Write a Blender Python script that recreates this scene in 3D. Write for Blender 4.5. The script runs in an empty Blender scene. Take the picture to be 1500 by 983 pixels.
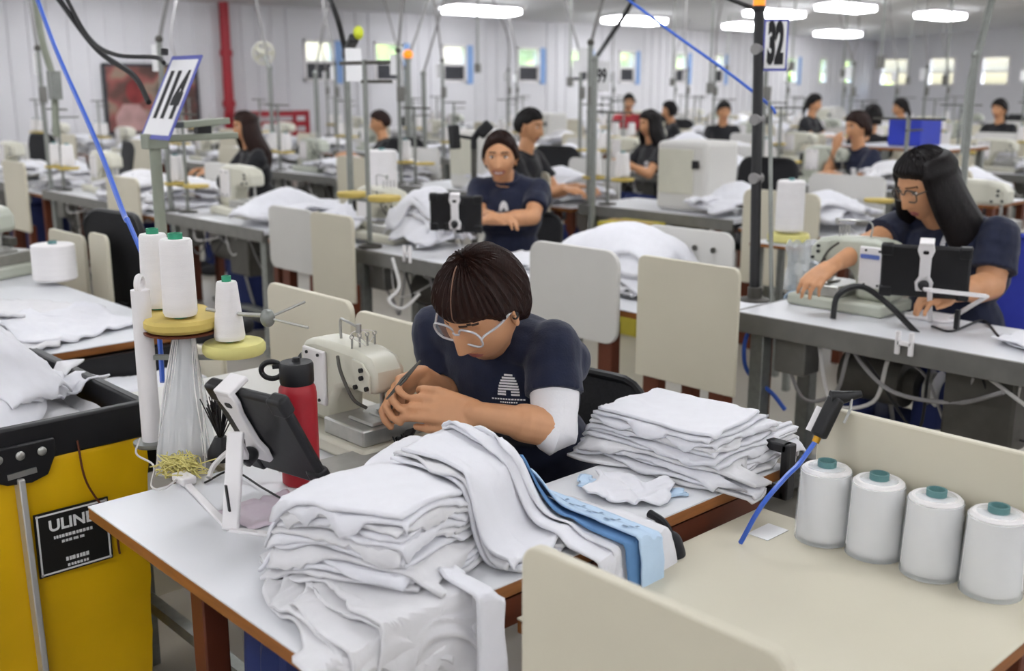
import bpy, math, random
import numpy as np
from mathutils import Vector, Matrix, noise, Quaternion
from mathutils.bvhtree import BVHTree
random.seed(7); rng = np.random.default_rng(7)
C = bpy.context.scene.collection
PI = math.pi
# ------------------------------------------------------------------ camera model (image 1500 x 983)
FPX = 1560.0; PITCH = math.atan((491 - 128) / FPX); EYE = 1.52; AZ = math.radians(43)
FW = Vector((math.sin(AZ), math.cos(AZ), 0)); RT = Vector((math.cos(AZ), -math.sin(AZ), 0))
CP, SP = math.cos(PITCH), math.sin(PITCH)
def ray(px, py):
    a = (px - 750) / FPX; b = -(py - 491.5) / FPX
    return FW * (CP + b * SP) + RT * a + Vector((0, 0, -SP + b * CP))
def atz(px, py, z):
    r = ray(px, py); return Vector((0, 0, EYE)) + r * ((z - EYE) / r.z)
def atd(px, py, d): return Vector((0, 0, EYE)) + ray(px, py) * d
def aty(px, py, y):
    r = ray(px, py); return Vector((0, 0, EYE)) + r * (y / r.y)
def atx(px, py, x):
    r = ray(px, py); return Vector((0, 0, EYE)) + r * (x / r.x)
def proj(p):
    p = Vector(p); fx = p.dot(FW); dz = p.z - EYE; d = fx * CP - dz * SP
    if d < 0.05: return (-9999, -9999, d)
    return (750 + FPX * p.dot(RT) / d, 491.5 - FPX * (fx * SP + dz * CP) / d, d)
# ------------------------------------------------------------------ materials
MATS = {}
def lin(c):
    if isinstance(c, str):
        c = c.lstrip('#'); c = [int(c[i:i+2], 16) / 255 for i in (0, 2, 4)]
        return [x / 12.92 if x <= .04045 else ((x + .055) / 1.055) ** 2.4 for x in c]
    return list(c)
def mat(name, col, rough=.6, metal=0., var=.06, scale=14., bump=0., bscale=60., spec=.4, emit=0., trans=0., alpha=1., stretch=None, sheen=0.):
    if name in MATS: return MATS[name]
    m = bpy.data.materials.new(name); m.use_nodes = True
    nt = m.node_tree; b = nt.nodes['Principled BSDF']
    c = lin(col)
    tc = nt.nodes.new('ShaderNodeTexCoord'); mp = nt.nodes.new('ShaderNodeMapping')
    nt.links.new(tc.outputs['Object'], mp.inputs['Vector'])
    if stretch: mp.inputs['Scale'].default_value = stretch
    n = nt.nodes.new('ShaderNodeTexNoise'); n.inputs['Scale'].default_value = scale; n.inputs['Detail'].default_value = 4
    nt.links.new(mp.outputs['Vector'], n.inputs['Vector'])
    r = nt.nodes.new('ShaderNodeValToRGB')
    r.color_ramp.elements[0].position = .3; r.color_ramp.elements[1].position = .7
    r.color_ramp.elements[0].color = [max(0, x * (1 - var)) for x in c] + [1]
    r.color_ramp.elements[1].color = [min(1, x * (1 + var)) for x in c] + [1]
    nt.links.new(n.outputs['Fac'], r.inputs['Fac']); nt.links.new(r.outputs['Color'], b.inputs['Base Color'])
    b.inputs['Roughness'].default_value = rough; b.inputs['Metallic'].default_value = metal
    b.inputs['Specular IOR Level'].default_value = spec
    if sheen: b.inputs['Sheen Weight'].default_value = sheen
    if trans: b.inputs['Transmission Weight'].default_value = trans
    if alpha < 1: b.inputs['Alpha'].default_value = alpha
    if emit:
        b.inputs['Emission Color'].default_value = c + [1]; b.inputs['Emission Strength'].default_value = emit
    if bump:
        n2 = nt.nodes.new('ShaderNodeTexNoise'); n2.inputs['Scale'].default_value = bscale; n2.inputs['Detail'].default_value = 3
        nt.links.new(mp.outputs['Vector'], n2.inputs['Vector'])
        bp = nt.nodes.new('ShaderNodeBump'); bp.inputs['Strength'].default_value = bump; bp.inputs['Distance'].default_value = .004
        nt.links.new(n2.outputs['Fac'], bp.inputs['Height']); nt.links.new(bp.outputs['Normal'], b.inputs['Normal'])
    MATS[name] = m; return m
M = dict(
 wall=mat('wall_paint', '#d3d2d6', .8, var=.02, scale=2),
 ceil=mat('ceiling_panel', '#d2d2d4', .9, var=.03, scale=1),
 floor=mat('polished_concrete', '#9c978d', .35, var=.12, scale=1.2, bump=.03),
 white_top=mat('white_laminate', '#d9dade', .38, var=.015, scale=5),
 cream=mat('cream_laminate', '#cfc9b6', .42, var=.03, scale=3),
 cream_lt=mat('pale_laminate', '#cdcbc6', .45, var=.02, scale=4),
 wood=mat('brown_wood_edge', '#8a5527', .5, var=.2, scale=9, stretch=(1, 1, 8)),
 leg_br=mat('brown_painted_leg', '#5e2d18', .5, var=.1),
 steel=mat('brushed_steel', '#b4b4b0', .32, .7, var=.08, scale=30),
 galv=mat('galvanised_tube', '#8f928e', .45, .6, var=.1, scale=40),
 dgrey=mat('dark_grey_metal', '#55534e', .5, .5, var=.12),
 gedge=mat('grey_metal_edge', '#7d7c78', .45, .5, var=.08),
 black=mat('black_plastic', '#17171a', .45, var=.15, scale=30, bump=.05),
 bmesh=mat('black_mesh_fabric', '#1c1c1f', .8, var=.3, scale=120),
 wplast=mat('white_plastic', '#e6e3e4', .4, var=.015),
 mach=mat('cream_machine_enamel', '#cbc9ba', .35, var=.04, scale=8),
 mach_g=mat('greenish_machine_enamel', '#b9bdb0', .35, var=.04, scale=8),
 thread=mat('white_thread', '#e9e6e6', .75, var=.03, scale=4, bump=.25, bscale=90, stretch=(1, 1, 14), sheen=.3),
 green=mat('green_cone_tip', '#2f8f6c', .5),
 teal=mat('teal_cone_core', '#5d8687', .5),
 ydisc=mat('yellow_foam_disc', '#c9b262', .7, var=.08, scale=20),
 ydisc2=mat('pale_yellow_disc', '#d6cf84', .7, var=.06, scale=20),
 cloth=mat('white_cotton', '#dfdfe5', .85, var=.02, scale=30, bump=.12, bscale=260, sheen=.25),
 cloth2=mat('soft_white_cotton', '#d9d8db', .85, var=.03, scale=30, bump=.12, bscale=260, sheen=.25),
 bcloth=mat('pale_blue_cotton', '#bcd3ea', .85, var=.04, scale=20, bump=.1, bscale=240),
 bcloth2=mat('shaded_blue_cotton', '#5d86b4', .85, var=.08, scale=20),
 navy=mat('navy_knit', '#131a33', .85, var=.12, scale=40, bump=.2, bscale=220, sheen=.15),
 navyd=mat('navy_sheet', '#1d2a5c', .7, var=.15, scale=12),
 blackk=mat('black_knit', '#16161b', .85, var=.12, scale=40, sheen=.15),
 skin=mat('skin', '#c8936c', .5, var=.05, scale=25, bump=.05, bscale=160),
 skin2=mat('skin_tan', '#b98264', .5, var=.05, scale=25),
 lips=mat('lips', '#a4605a', .45), brow=mat('brow_hair', '#2c1d18', .7),
 eyew=mat('eye_white', '#e8e4df', .25), iris=mat('iris', '#2a1a12', .2),
 nail=mat('nail', '#d6a18a', .3),
 hair=mat('dark_brown_hair', '#24120d', .5, var=.3, scale=22, bump=.4, bscale=60, stretch=(6, 1, 1), spec=.2),
 hairb=mat('black_hair', '#120e0f', .5, spec=.22, var=.3, scale=22, bump=.5, bscale=60, stretch=(6, 1, 1)),
 scalp=mat('scalp_parting', '#8c6a58', .6),
 red=mat('red_powder_coat', '#a5202b', .38, var=.05, scale=60, bump=.05, bscale=300),
 redp=mat('red_paint', '#9e1f2c', .45),
 yellow=mat('yellow_vinyl', '#e8b80c', .42, var=.08, scale=5, bump=.25, bscale=8),
 labelb=mat('black_label', '#1b1a18', .5), ink=mat('black_ink', '#1c1c1f', .6), inkw=mat('white_ink', '#efeff0', .5),
 signb=mat('blue_sign_border', '#5e64b4', .5), paper=mat('white_paper', '#f0f0f2', .6, var=.01),
 hose=mat('blue_air_hose', '#3a62c4', .3, var=.04), hosed=mat('deep_blue_hose', '#23357e', .3),
 cable=mat('black_cable', '#1b1b1d', .5), cableg=mat('grey_cable', '#8d8b8b', .5), cablew=mat('white_cable', '#cfcdcb', .5),
 orange=mat('orange_lens', '#f08a1c', .3, emit=.5), lime=mat('lime_valve', '#d8e23c', .4),
 bluep=mat('blue_plastic', '#2437a8', .4), bluef=mat('blue_chair_fabric', '#27339a', .7),
 glassr=mat('clear_lens', '#ffffff', .03, var=0, trans=1.0, alpha=.25),
 gframe=mat('clear_grey_frame', '#b9b7bb', .2, var=.02, spec=.7),
 bag=mat('clear_plastic_film', '#e9eef2', .18, var=.02, alpha=.35, spec=.8),
 card=mat('kraft_card', '#b99b62', .7), winb=mat('blue_window_jamb', '#7fa0d2', .5),
 alu=mat('satin_aluminium','#c9c8c6',.35,.35,var=.04),
 dark=mat('dark_screen', '#35363c', .5, var=.2, scale=10), pole=mat('greenish_post', '#8f9486', .5, .3),
 gold=mat('brass', '#b98a2c', .35, .7),
)
# ------------------------------------------------------------------ mesh builder
def frame_from(t):
    t = t.normalized(); a = Vector((0, 0, 1)) if abs(t.z) < .9 else Vector((1, 0, 0))
    n = t.cross(a).normalized(); return n, t.cross(n).normalized()
class MB:
    def __init__(s): s.v = []; s.f = []; s.m = []; s.k = 0
    def add(s, vs, fs):
        o = len(s.v); s.v += [tuple(v) for v in vs]; s.f += [tuple(i + o for i in f) for f in fs]; s.m += [s.k] * len(fs); return s
    def mi(s, k): s.k = k; return s
    def box(s, c, d, rot=None, taper=1.0):
        c = Vector(c); x, y, z = [q / 2 for q in d]; vs = []
        for k, (a, b, e) in enumerate([(-1,-1,-1),(1,-1,-1),(1,1,-1),(-1,1,-1),(-1,-1,1),(1,-1,1),(1,1,1),(-1,1,1)]):
            t = taper if e > 0 else 1
            p = Vector((a * x * t, b * y * t, e * z))
            if rot is not None: p = rot @ p
            vs.append(p + c)
        return s.add(vs, [(0,3,2,1),(4,5,6,7),(0,1,5,4),(1,2,6,5),(2,3,7,6),(3,0,4,7)])
    def bar(s, a, b, w, h=None, up=None):
        a, b = Vector(a), Vector(b); t = (b - a).normalized(); h = h or w
        u = Vector(up) if up else (Vector((0, 0, 1)) if abs(t.z) < .95 else Vector((1, 0, 0)))
        n = t.cross(u).normalized(); u = n.cross(t)
        vs = [p + n * i * w / 2 + u * j * h / 2 for p in (a, b) for i, j in ((-1,-1),(1,-1),(1,1),(-1,1))]
        return s.add(vs, [(3,2,1,0),(4,5,6,7),(0,1,5,4),(1,2,6,5),(2,3,7,6),(3,0,4,7)])
    def tube(s, pts, r, seg=8, cap=True, flat=1.0):
        pts = [Vector(p) for p in pts]; n = len(pts)
        rs = r if isinstance(r, (list, tuple)) else [r] * n
        T = [(pts[min(i + 1, n - 1)] - pts[max(i - 1, 0)]).normalized() for i in range(n)]
        a, b = frame_from(T[0]); vs = []
        for i in range(n):
            if i:
                a = (a - T[i] * a.dot(T[i])); a = a.normalized() if a.length > 1e-6 else frame_from(T[i])[0]; b = T[i].cross(a)
            for k in range(seg):
                th = 2 * PI * k / seg
                vs.append(pts[i] + (a * math.cos(th) + b * math.sin(th) * flat) * rs[i])
        fs = [(i*seg+k, i*seg+(k+1)%seg, (i+1)*seg+(k+1)%seg, (i+1)*seg+k) for i in range(n-1) for k in range(seg)]
        if cap: fs += [tuple(range(seg))[::-1], tuple((n-1)*seg + k for k in range(seg))]
        return s.add(vs, fs)
    def cyl(s, a, b, r, r2=None, seg=16): return s.tube([a, b], [r, r if r2 is None else r2], seg)
    def capsule(s, a, b, r1, r2=None, seg=14):
        a, b = Vector(a), Vector(b); r2 = r1 if r2 is None else r2
        t = (b - a); t = t.normalized() if t.length > 1e-6 else Vector((0, 0, 1))
        pts, rs = [], []
        for k in range(1, 5):
            q = k / 4 * PI / 2; pts.append(a - t * r1 * math.cos(q)); rs.append(max(r1 * math.sin(q), 1e-5))
        pts.insert(0, a - t * r1 * 1.0); rs.insert(0, 1e-5)
        for k in range(0, 4):
            q = k / 4 * PI / 2; pts.append(b + t * r2 * math.sin(q)); rs.append(r2 * math.cos(q))
        pts.append(b + t * r2); rs.append(1e-5)
        n, u = frame_from(t); vs = []
        for p, r in zip(pts, rs):
            for k in range(seg):
                th = 2 * PI * k / seg; vs.append(p + (n * math.cos(th) + u * math.sin(th)) * r)
        m = len(pts)
        fs = [(i*seg+k, i*seg+(k+1)%seg, (i+1)*seg+(k+1)%seg, (i+1)*seg+k) for i in range(m-1) for k in range(seg)]
        fs += [tuple(range(seg))[::-1], tuple((m-1)*seg + k for k in range(seg))]
        return s.add(vs, fs)
    def ell(s, c, r, rot=None, nu=20, nv=12):
        c = Vector(c); vs = []; r = (r, r, r) if not hasattr(r, '__len__') else r
        for j in range(nv + 1):
            ph = PI * j / nv
            for i in range(nu):
                th = 2 * PI * i / nu
                p = Vector((r[0]*math.sin(ph)*math.cos(th), r[1]*math.sin(ph)*math.sin(th), r[2]*math.cos(ph)))
                vs.append(c + (rot @ p if rot is not None else p))
        fs = [(j*nu+i, (j+1)*nu+i, (j+1)*nu+(i+1)%nu, j*nu+(i+1)%nu) for j in range(nv) for i in range(nu)]
        return s.add(vs, fs)
    def lathe(s, prof, o=(0,0,0), rot=None, seg=24):
        o = Vector(o); vs = []
        for r, z in prof:
            for k in range(seg):
                th = 2 * PI * k / seg; p = Vector((r * math.cos(th), r * math.sin(th), z))
                vs.append(o + (rot @ p if rot is not None else p))
        n = len(prof)
        fs = [(i*seg+k, i*seg+(k+1)%seg, (i+1)*seg+(k+1)%seg, (i+1)*seg+k) for i in range(n-1) for k in range(seg)]
        fs += [tuple(range(seg))[::-1], tuple((n-1)*seg + k for k in range(seg))]
        return s.add(vs, fs)
    def prism(s, poly, o, ux, uy, h):
        """poly 2D in plane (ux,uy) at o, extruded by h along ux x uy"""
        o, ux, uy = Vector(o), Vector(ux), Vector(uy); nz = ux.cross(uy).normalized(); n = len(poly)
        vs = [o + ux*a + uy*b + nz*k for k in (0, h) for a, b in poly]
        fs = [tuple(range(n))[::-1], tuple(range(n, 2*n))] + [(i, (i+1)%n, n+(i+1)%n, n+i) for i in range(n)]
        return s.add(vs, fs)
    def torus(s, c, R, r, rot=None, seg=28, sg=8, a0=0, a1=2*PI):
        c = Vector(c); full = abs(a1 - a0 - 2*PI) < 1e-4; pts = []
        for i in range(seg + 1):
            t = a0 + (a1 - a0) * i / seg; p = Vector((R*math.cos(t), R*math.sin(t), 0)); pts.append(c + (rot @ p if rot is not None else p))
        return s.tube(pts, r, sg, cap=not full)
    def mesh(s, me, mtx=None):
        vs = [(mtx @ v.co if mtx else v.co.copy()) for v in me.vertices]
        return s.add(vs, [tuple(p.vertices) for p in me.polygons])
    def data(s, name, mats, smooth=True, fix=True):
        me = bpy.data.meshes.new(name); me.from_pydata(s.v, [], s.f); me.update()
        if fix:
            import bmesh
            bm = bmesh.new(); bm.from_mesh(me)
            if len(s.f) < 60000: bmesh.ops.recalc_face_normals(bm, faces=bm.faces)
            bm.to_mesh(me); bm.free()
        for x in (mats if isinstance(mats, (list, tuple)) else [mats]): me.materials.append(x)
        me.polygons.foreach_set('material_index', s.m)
        if smooth:
            me.polygons.foreach_set('use_smooth', [True] * len(me.polygons))
            try: me.set_sharp_from_angle(angle=math.radians(38))
            except Exception: pass
        return me
    def build(s, name, mats, parent=None, smooth=True, bevel=0., loc=None):
        o = bpy.data.objects.new(name, s.data(name, mats, smooth)); C.objects.link(o)
        if loc is not None:
            for v in o.data.vertices: v.co -= Vector(loc)
            o.location = loc
        if parent is not None: put(o, parent)
        if bevel:
            b = o.modifiers.new('bevel', 'BEVEL'); b.width = bevel; b.segments = 2; b.limit_method = 'ANGLE'; b.angle_limit = math.radians(40)
            b.harden_normals = False
        return o
def wm(o):
    m = Matrix.Translation(o.location) @ o.rotation_euler.to_matrix().to_4x4() @ Matrix.Diagonal((*o.scale, 1))
    return wm(o.parent) @ m if o.parent else m
def put(o, parent):
    """geometry given in world coordinates keeps its place under the parent"""
    inv = wm(parent).inverted(); o.parent = parent
    if o.type == 'EMPTY' or (o.location.length > 0): o.matrix_basis = inv @ o.matrix_basis
    else:
        o.data.transform(inv)
def tag(o, label, cat, group=None, kind=None):
    if label: o['label'] = label
    if cat: o['category'] = cat
    if group: o['group'] = group
    if kind: o['kind'] = kind
    return o
def thing(name, label, cat, loc=(0,0,0), group=None, rz=0):
    o = bpy.data.objects.new(name, None); C.objects.link(o); o.empty_display_size = .05
    o.location = loc; o.rotation_euler = (0, 0, rz)
    return tag(o, label, cat, group)
def struct(o): o['kind'] = 'structure'; return o
def copy_tree(o, parent=None):
    c = o.copy(); C.objects.link(c)
    if parent is not None: c.parent = parent
    for ch in list(o.children): copy_tree(ch, c)
    return c
def dup(o, loc, rz=0, label=None, group=None, scale=None):
    c = copy_tree(o); c.location = loc; c.rotation_euler = (0, 0, rz)
    if scale: c.scale = scale
    if label: c['label'] = label
    if group: c['group'] = group
    return c
def text_mesh(body, size, bold=0., xs=1.0, ext=.0005):
    cu = bpy.data.curves.new('t', 'FONT'); cu.body = body; cu.size = size; cu.align_x = 'CENTER'; cu.align_y = 'CENTER'
    cu.offset = bold; cu.extrude = ext; cu.resolution_u = 4
    o = bpy.data.objects.new('t', cu); C.objects.link(o)
    dg = bpy.context.evaluated_depsgraph_get(); me = bpy.data.meshes.new_from_object(o.evaluated_get(dg))
    bpy.data.objects.remove(o)
    for v in me.vertices: v.co.x *= xs
    return me
def mtx(o, ux, uy):
    ux = Vector(ux).normalized(); uy = Vector(uy); uy = (uy - ux * uy.dot(ux)).normalized(); uz = ux.cross(uy)
    m = Matrix((ux, uy, uz)).transposed().to_4x4(); m.translation = Vector(o); return m
def bez(pts, n=16):
    """Catmull-Rom through points"""
    P = [Vector(p) for p in pts]; P = [P[0]*2 - P[1]] + P + [P[-1]*2 - P[-2]]; out = []
    for i in range(1, len(P) - 2):
        for k in range(n):
            t = k / n; a, b, c, d = P[i-1:i+3]
            out.append(.5*((2*b) + (c-a)*t + (2*a-5*b+4*c-d)*t*t + (3*b-a-3*c+d)*t**3))
    return out + [P[-2]]
def rrect(w, h, r, n=5, corners=(1,1,1,1)):
    """rounded rectangle polygon centred; corners bl,br,tr,tl"""
    out = []
    for (sx, sy, a0, c) in ((-1,-1,PI,corners[0]), (1,-1,1.5*PI,corners[1]), (1,1,0,corners[2]), (-1,1,.5*PI,corners[3])):
        rr = r * c
        if rr < 1e-6: out.append((sx*w/2, sy*h/2)); continue
        for k in range(n + 1):
            t = a0 + PI/2*k/n; out.append((sx*(w/2-rr) + rr*math.cos(t), sy*(h/2-rr) + rr*math.sin(t)))
    return out
def remesh(mb, voxel, smooth=2, name='r'):
    o = mb.build(name, M['skin']); m = o.modifiers.new('r', 'REMESH'); m.mode = 'VOXEL'; m.voxel_size = voxel
    if smooth: s = o.modifiers.new('s', 'SMOOTH'); s.factor = .5; s.iterations = smooth
    dg = bpy.context.evaluated_depsgraph_get(); dg.update()
    me = bpy.data.meshes.new_from_object(o.evaluated_get(dg)); bpy.data.objects.remove(o); me.materials.clear(); return me
X, Y, Z = Vector((1,0,0)), Vector((0,1,0)), Vector((0,0,1))
def cable(name, label, pts, r, m, group=None, seg=6, n=10, cat='cable'):
    return tag(MB().tube(bez(pts, n), r, seg).build(name, m), label, cat, group)
# ------------------------------------------------------------------ camera, world
cam = bpy.data.cameras.new('camera'); camo = bpy.data.objects.new('camera', cam); C.objects.link(camo)
camo.location = (0, 0, EYE); cam.sensor_width = 36; cam.lens = 36 * FPX / 1500; cam.clip_end = 200; cam.clip_start = .02
camo.rotation_euler = (PI / 2 - PITCH, 0, -AZ)
cam.dof.use_dof = True; cam.dof.focus_distance = 2.15; cam.dof.aperture_fstop = 3.4
S = bpy.context.scene; S.camera = camo
S.view_settings.view_transform = 'Standard'; S.view_settings.look = 'None'; S.view_settings.exposure = 0.84; S.view_settings.gamma = 1
S.view_settings.use_curve_mapping = False
w = bpy.data.worlds.new('sky'); S.world = w; w.use_nodes = True
bg = w.node_tree.nodes['Background']; sky = w.node_tree.nodes.new('ShaderNodeTexSky')
sky.sky_type = 'NISHITA'; sky.sun_elevation = math.radians(48); sky.sun_rotation = math.radians(200); sky.sun_disc = False
sky.air_density = 1.4; sky.dust_density = 4
w.node_tree.links.new(sky.outputs['Color'], bg.inputs['Color']); bg.inputs['Strength'].default_value = 1.1
# ------------------------------------------------------------------ room shell
WY, FX, NX, NY = 17.3, 31.5, -11.0, -15.0
def ceil_z(y): return 2.93 + .062 * (WY - y)
struct(MB().box(((FX+NX)/2, (WY+NY)/2, -.05), (FX-NX+.6, WY-NY+.6, .1)).build('floor', M['floor']))
mb = MB()
mb.add([(NX-.2, WY+.2, ceil_z(WY+.2)), (FX+.2, WY+.2, ceil_z(WY+.2)), (FX+.2, NY-.2, ceil_z(NY-.2)), (NX-.2, NY-.2, ceil_z(NY-.2)),
        (NX-.2, WY+.2, ceil_z(WY+.2)+.1), (FX+.2, WY+.2, ceil_z(WY+.2)+.1), (FX+.2, NY-.2, ceil_z(NY-.2)+.1), (NX-.2, NY-.2, ceil_z(NY-.2)+.1)],
       [(0,1,2,3),(7,6,5,4),(0,4,5,1),(1,5,6,2),(2,6,7,3),(3,7,4,0)])
struct(mb.build('ceiling', M['ceil'], smooth=False))
def wall_open(name, along, fixed, s0, s1, topf, holes, th=.15):
    """wall along 'x' or 'y'; holes = [(a,b,z0,z1)]"""
    mb = MB(); cuts = sorted(set([s0, s1] + [h[0] for h in holes] + [h[1] for h in holes]))
    for a, b in zip(cuts, cuts[1:]):
        h = [q for q in holes if q[0] <= a + 1e-6 and q[1] >= b - 1e-6]
        segs = [(0, None)] if not h else [(0, h[0][2]), (h[0][3], None)]
        for z0, z1 in segs:
            za, zb = (topf(a), topf(b)) if z1 is None else (z1, z1)
            if along == 'x': q = [(a, fixed, z0), (b, fixed, z0), (b, fixed+th, z0), (a, fixed+th, z0), (a, fixed, za), (b, fixed, zb), (b, fixed+th, zb), (a, fixed+th, za)]
            else: q = [(fixed, a, z0), (fixed, b, z0), (fixed+th, b, z0), (fixed+th, a, z0), (fixed, a, za), (fixed, b, zb), (fixed+th, b, zb), (fixed+th, a, za)]
            mb.add(q, [(0,3,2,1),(4,5,6,7),(0,1,5,4),(1,2,6,5),(2,3,7,6),(3,0,4,7)])
    return struct(mb.build(name, M['wall'], smooth=False))
wl = [(445,490),(548,590),(647,683),(757,790),(834,862),(906,930),(988,1006),(1043,1060),(1152,1168),(1200,1211),(1236,1249)]
ZW0, ZW1 = 1.63, 2.38
holes = []
for a, b in wl: holes.append((aty(a, 100, WY).x, aty(b, 100, WY).x, ZW0, ZW1))
wall_open('wall_left', 'x', WY, NX, FX, lambda s: ceil_z(WY)+.05, holes)
wf = [(1290,1331),(1360,1400),(1437,1480),(1530,1575),(1640,1690)]
holes2 = []
for a, b in wf: holes2.append((atx(b, 100, FX).y, atx(a, 100, FX).y, ZW0-.05, ZW1+.02))
wall_open('wall_far', 'y', FX, NY, WY, lambda s: ceil_z(s)+.05, holes2)
struct(MB().box((NX-.08, (WY+NY)/2, 2.6), (.15, WY-NY, 5.2)).build('wall_near', M['wall']))
struct(MB().box(((FX+NX)/2, NY-.08, 2.6), (FX-NX, .15, 5.2)).build('wall_right', M['wall']))
# corrugation of the left wall: thin vertical ribs that belong to the cladding
mb = MB()
for i in range(150):
    x = -2 + i * .3
    if x > FX - .2 or any(h[0]-.06 < x < h[1]+.06 for h in holes): continue
    mb.box((x, WY-.012, 1.46), (.05, .024, 2.92))
struct(mb.build('trim_1', M['wall'], smooth=False))
# windows
def window(n, axis, a, b, z0, z1, dark, jamb):
    w_ = b - a
    fr = MB()
    def bx(s, z, ds, dz, dn, off=0):
        return ((s, WY+.05+off, z), (ds, dn, dz)) if axis == 'x' else ((FX+.05+off, s, z), (dn, ds, dz))
    for s in (a+.025, b-.025): fr.box(*bx(s, (z0+z1)/2, .05, z1-z0, .16))
    for z in (z0+.025, z1-.025): fr.box(*bx((a+b)/2, z, w_, .05, .16))
    fr.box(*bx((a+b)/2, (z0+z1)/2-.02, w_, .05, .08))
    o = struct(fr.build('window_%d' % n, M['wplast'], smooth=False)); o.data.materials[0] = M['wplast']
    MB().box(*bx((a+b)/2, (z0+z1)/2+.17, w_-.1, (z1-z0)/2-.05, .012)).build('glass_pane', M['bag'], o)
    if dark:
        p = MB().box(*bx((a+b)/2, z0+(z1-z0)*.25, w_-.08, (z1-z0)/2-.06, .05))
        for k in range(5): p.box(*bx((a+b)/2, z0+.1+k*.06, w_-.1, .015, .07))
        p.build('louvre_panel', M['dark'], o)
    if jamb:
        j = MB().box(*bx(b+.09, (z0+z1)/2-.02, .16, z1-z0+.02, .02, -.065))
        tagp = j.build('blue_shutter', M['winb'], o)
for i, h in enumerate(holes): window(i+1, 'x', *h, dark=(i < 8), jamb=(i < 9))
for i, h in enumerate(holes2): window(len(holes)+i+1, 'y', *h, dark=False, jamb=False)
# greenery and ground outside, lit by the sky
leaf = mat('outdoor_foliage', '#7da04a', .7, var=.5, scale=3, bump=.4, bscale=6)
mb = MB().box((12, WY+20, -.06), (80, 39, .1)); struct(mb.build('ground_outside', mat('outdoor_lawn', '#93a765', .9, var=.2, scale=.6)))
mb = MB().box((FX+20.5, 4, -.06), (39, 40, .1)); struct(mb.build('ground_beyond', M['floor']))
for i, x in enumerate([9.5, 13.0, 17.5, 22.5, 26.5, 31]):
    t = thing('tree', 'green leafy tree outside the left wall, %s window bay from the left' % ['first','second','third','fourth','fifth','sixth'][i], 'tree', (x*1.3, WY+5.5+(i % 2)*1.2, 0), 'trees outside the windows')
    b = t.location; cr = MB()
    for k in range(16):
        c = Vector((random.gauss(0, .8), random.gauss(0, .7), 2.3+random.uniform(-1.1, 2.0))); r = random.uniform(.5, .8)
        n0 = len(cr.v); cr.ell(b + c, (r, r, r*.8), nu=18, nv=12)
        for q in range(n0, len(cr.v)):
            v = Vector(cr.v[q]); d = (v - b - c); cr.v[q] = tuple(v + d * .45 * noise.noise(v * 3.1))
    cr.build('crown', leaf, t); MB().tube([b, b + Vector((.05, 0, 1)), b + Vector((0, .05, 2.2))], [.16, .12, .08]).build('trunk', M['leg_br'], t)
# ------------------------------------------------------------------ ceiling lamps
lampm = mat('lamp_diffuser', '#fafcff', .5, var=0, emit=9.0)
def lamp(x, y, label, first=[None]):
    z = ceil_z(y) - .06
    if first[0] is None:
        t = thing('ceiling_light', '', 'ceiling light', (0, 0, 0), 'long ceiling lights')
        h = MB().box((0, 0, .02), (1.75, .62, .05)); h.build('housing', M['wplast'], t, bevel=.008)
        MB().box((0, 0, -.055), (1.62, .5, .10)).build('diffuser', lampm, t, bevel=.03); first[0] = t
    else: t = copy_tree(first[0])
    t.location = (x, y, z); t['label'] = label; t.rotation_euler = (-math.atan(.062), 0, 0)
    return t
def ceil_at(px, py):
    r = ray(px, py); lo, hi = 1., 60.
    for _ in range(60):
        m = (lo + hi) / 2; p = Vector((0, 0, EYE)) + r * m
        if p.z < ceil_z(p.y) - .06: lo = m
        else: hi = m
    return p
LAMPS = []
for px, py, lb in [(705,12,'wide bright ceiling light nearest the camera, over the windows with green view'),(930,27,'bright ceiling light above the number sign in the middle'),
        (1100,36,'bright ceiling light just left of the black sign post'),(1228,47,'small far ceiling light right of the 32 sign'),(1378,20,'ceiling light above the far right end wall windows'),
        (1240,8,'ceiling light at the top edge right of the 32 sign'),(1135,17,'small far ceiling light just above the 32 sign')]:
    p = ceil_at(px, py)
    if p.length < 45: LAMPS.append((p.x, p.y)); lamp(p.x, p.y, lb)
print('LAMPS', [(round(a,1), round(b,1)) for a, b in LAMPS])
i = 0
for ix in range(10):  # added lamps out of view, also behind the camera, brightening upright faces
    for iy in range(8):
        x, y = -10.2 + ix * 4.3, -14.0 + iy * 4.2
        if any((x-a)**2 + (y-b)**2 < 6 for a, b in LAMPS): continue
        q = proj((x, y, ceil_z(y)))
        if q[2] > 0 and -60 < q[0] < 1560 and q[1] > -30: continue
        lamp(x, y, 'long ceiling light added out of view above the sewing hall to brighten it')
# ------------------------------------------------------------------ wall furniture
# framed photograph poster on the left wall
a, b = aty(148, 93, WY), aty(290, 192, WY)
pm = bpy.data.materials.new('poster_print'); pm.use_nodes = True; nt = pm.node_tree
tc = nt.nodes.new('ShaderNodeTexCoord'); n = nt.nodes.new('ShaderNodeTexNoise'); n.inputs['Scale'].default_value = 1.6; n.inputs['Detail'].default_value = 2
rp = nt.nodes.new('ShaderNodeValToRGB'); cr = rp.color_ramp
for k, (p_, c_) in enumerate([(.3,'#2c2422'),(.45,'#5a3a34'),(.52,'#8c4e48'),(.58,'#8f7a6a'),(.7,'#4a4440')]):
    e = cr.elements[k] if k < 2 else cr.elements.new(p_); e.position = p_; e.color = lin(c_) + [1]
nt.links.new(tc.outputs['Object'], n.inputs['Vector']); nt.links.new(n.outputs['Fac'], rp.inputs['Fac']); nt.links.new(rp.outputs['Color'], nt.nodes['Principled BSDF'].inputs['Base Color'])
t = thing('wall_poster', 'large dark photo poster of two people hanging on the left wall', 'poster', (a.x, WY-.05, 1.34))
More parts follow.
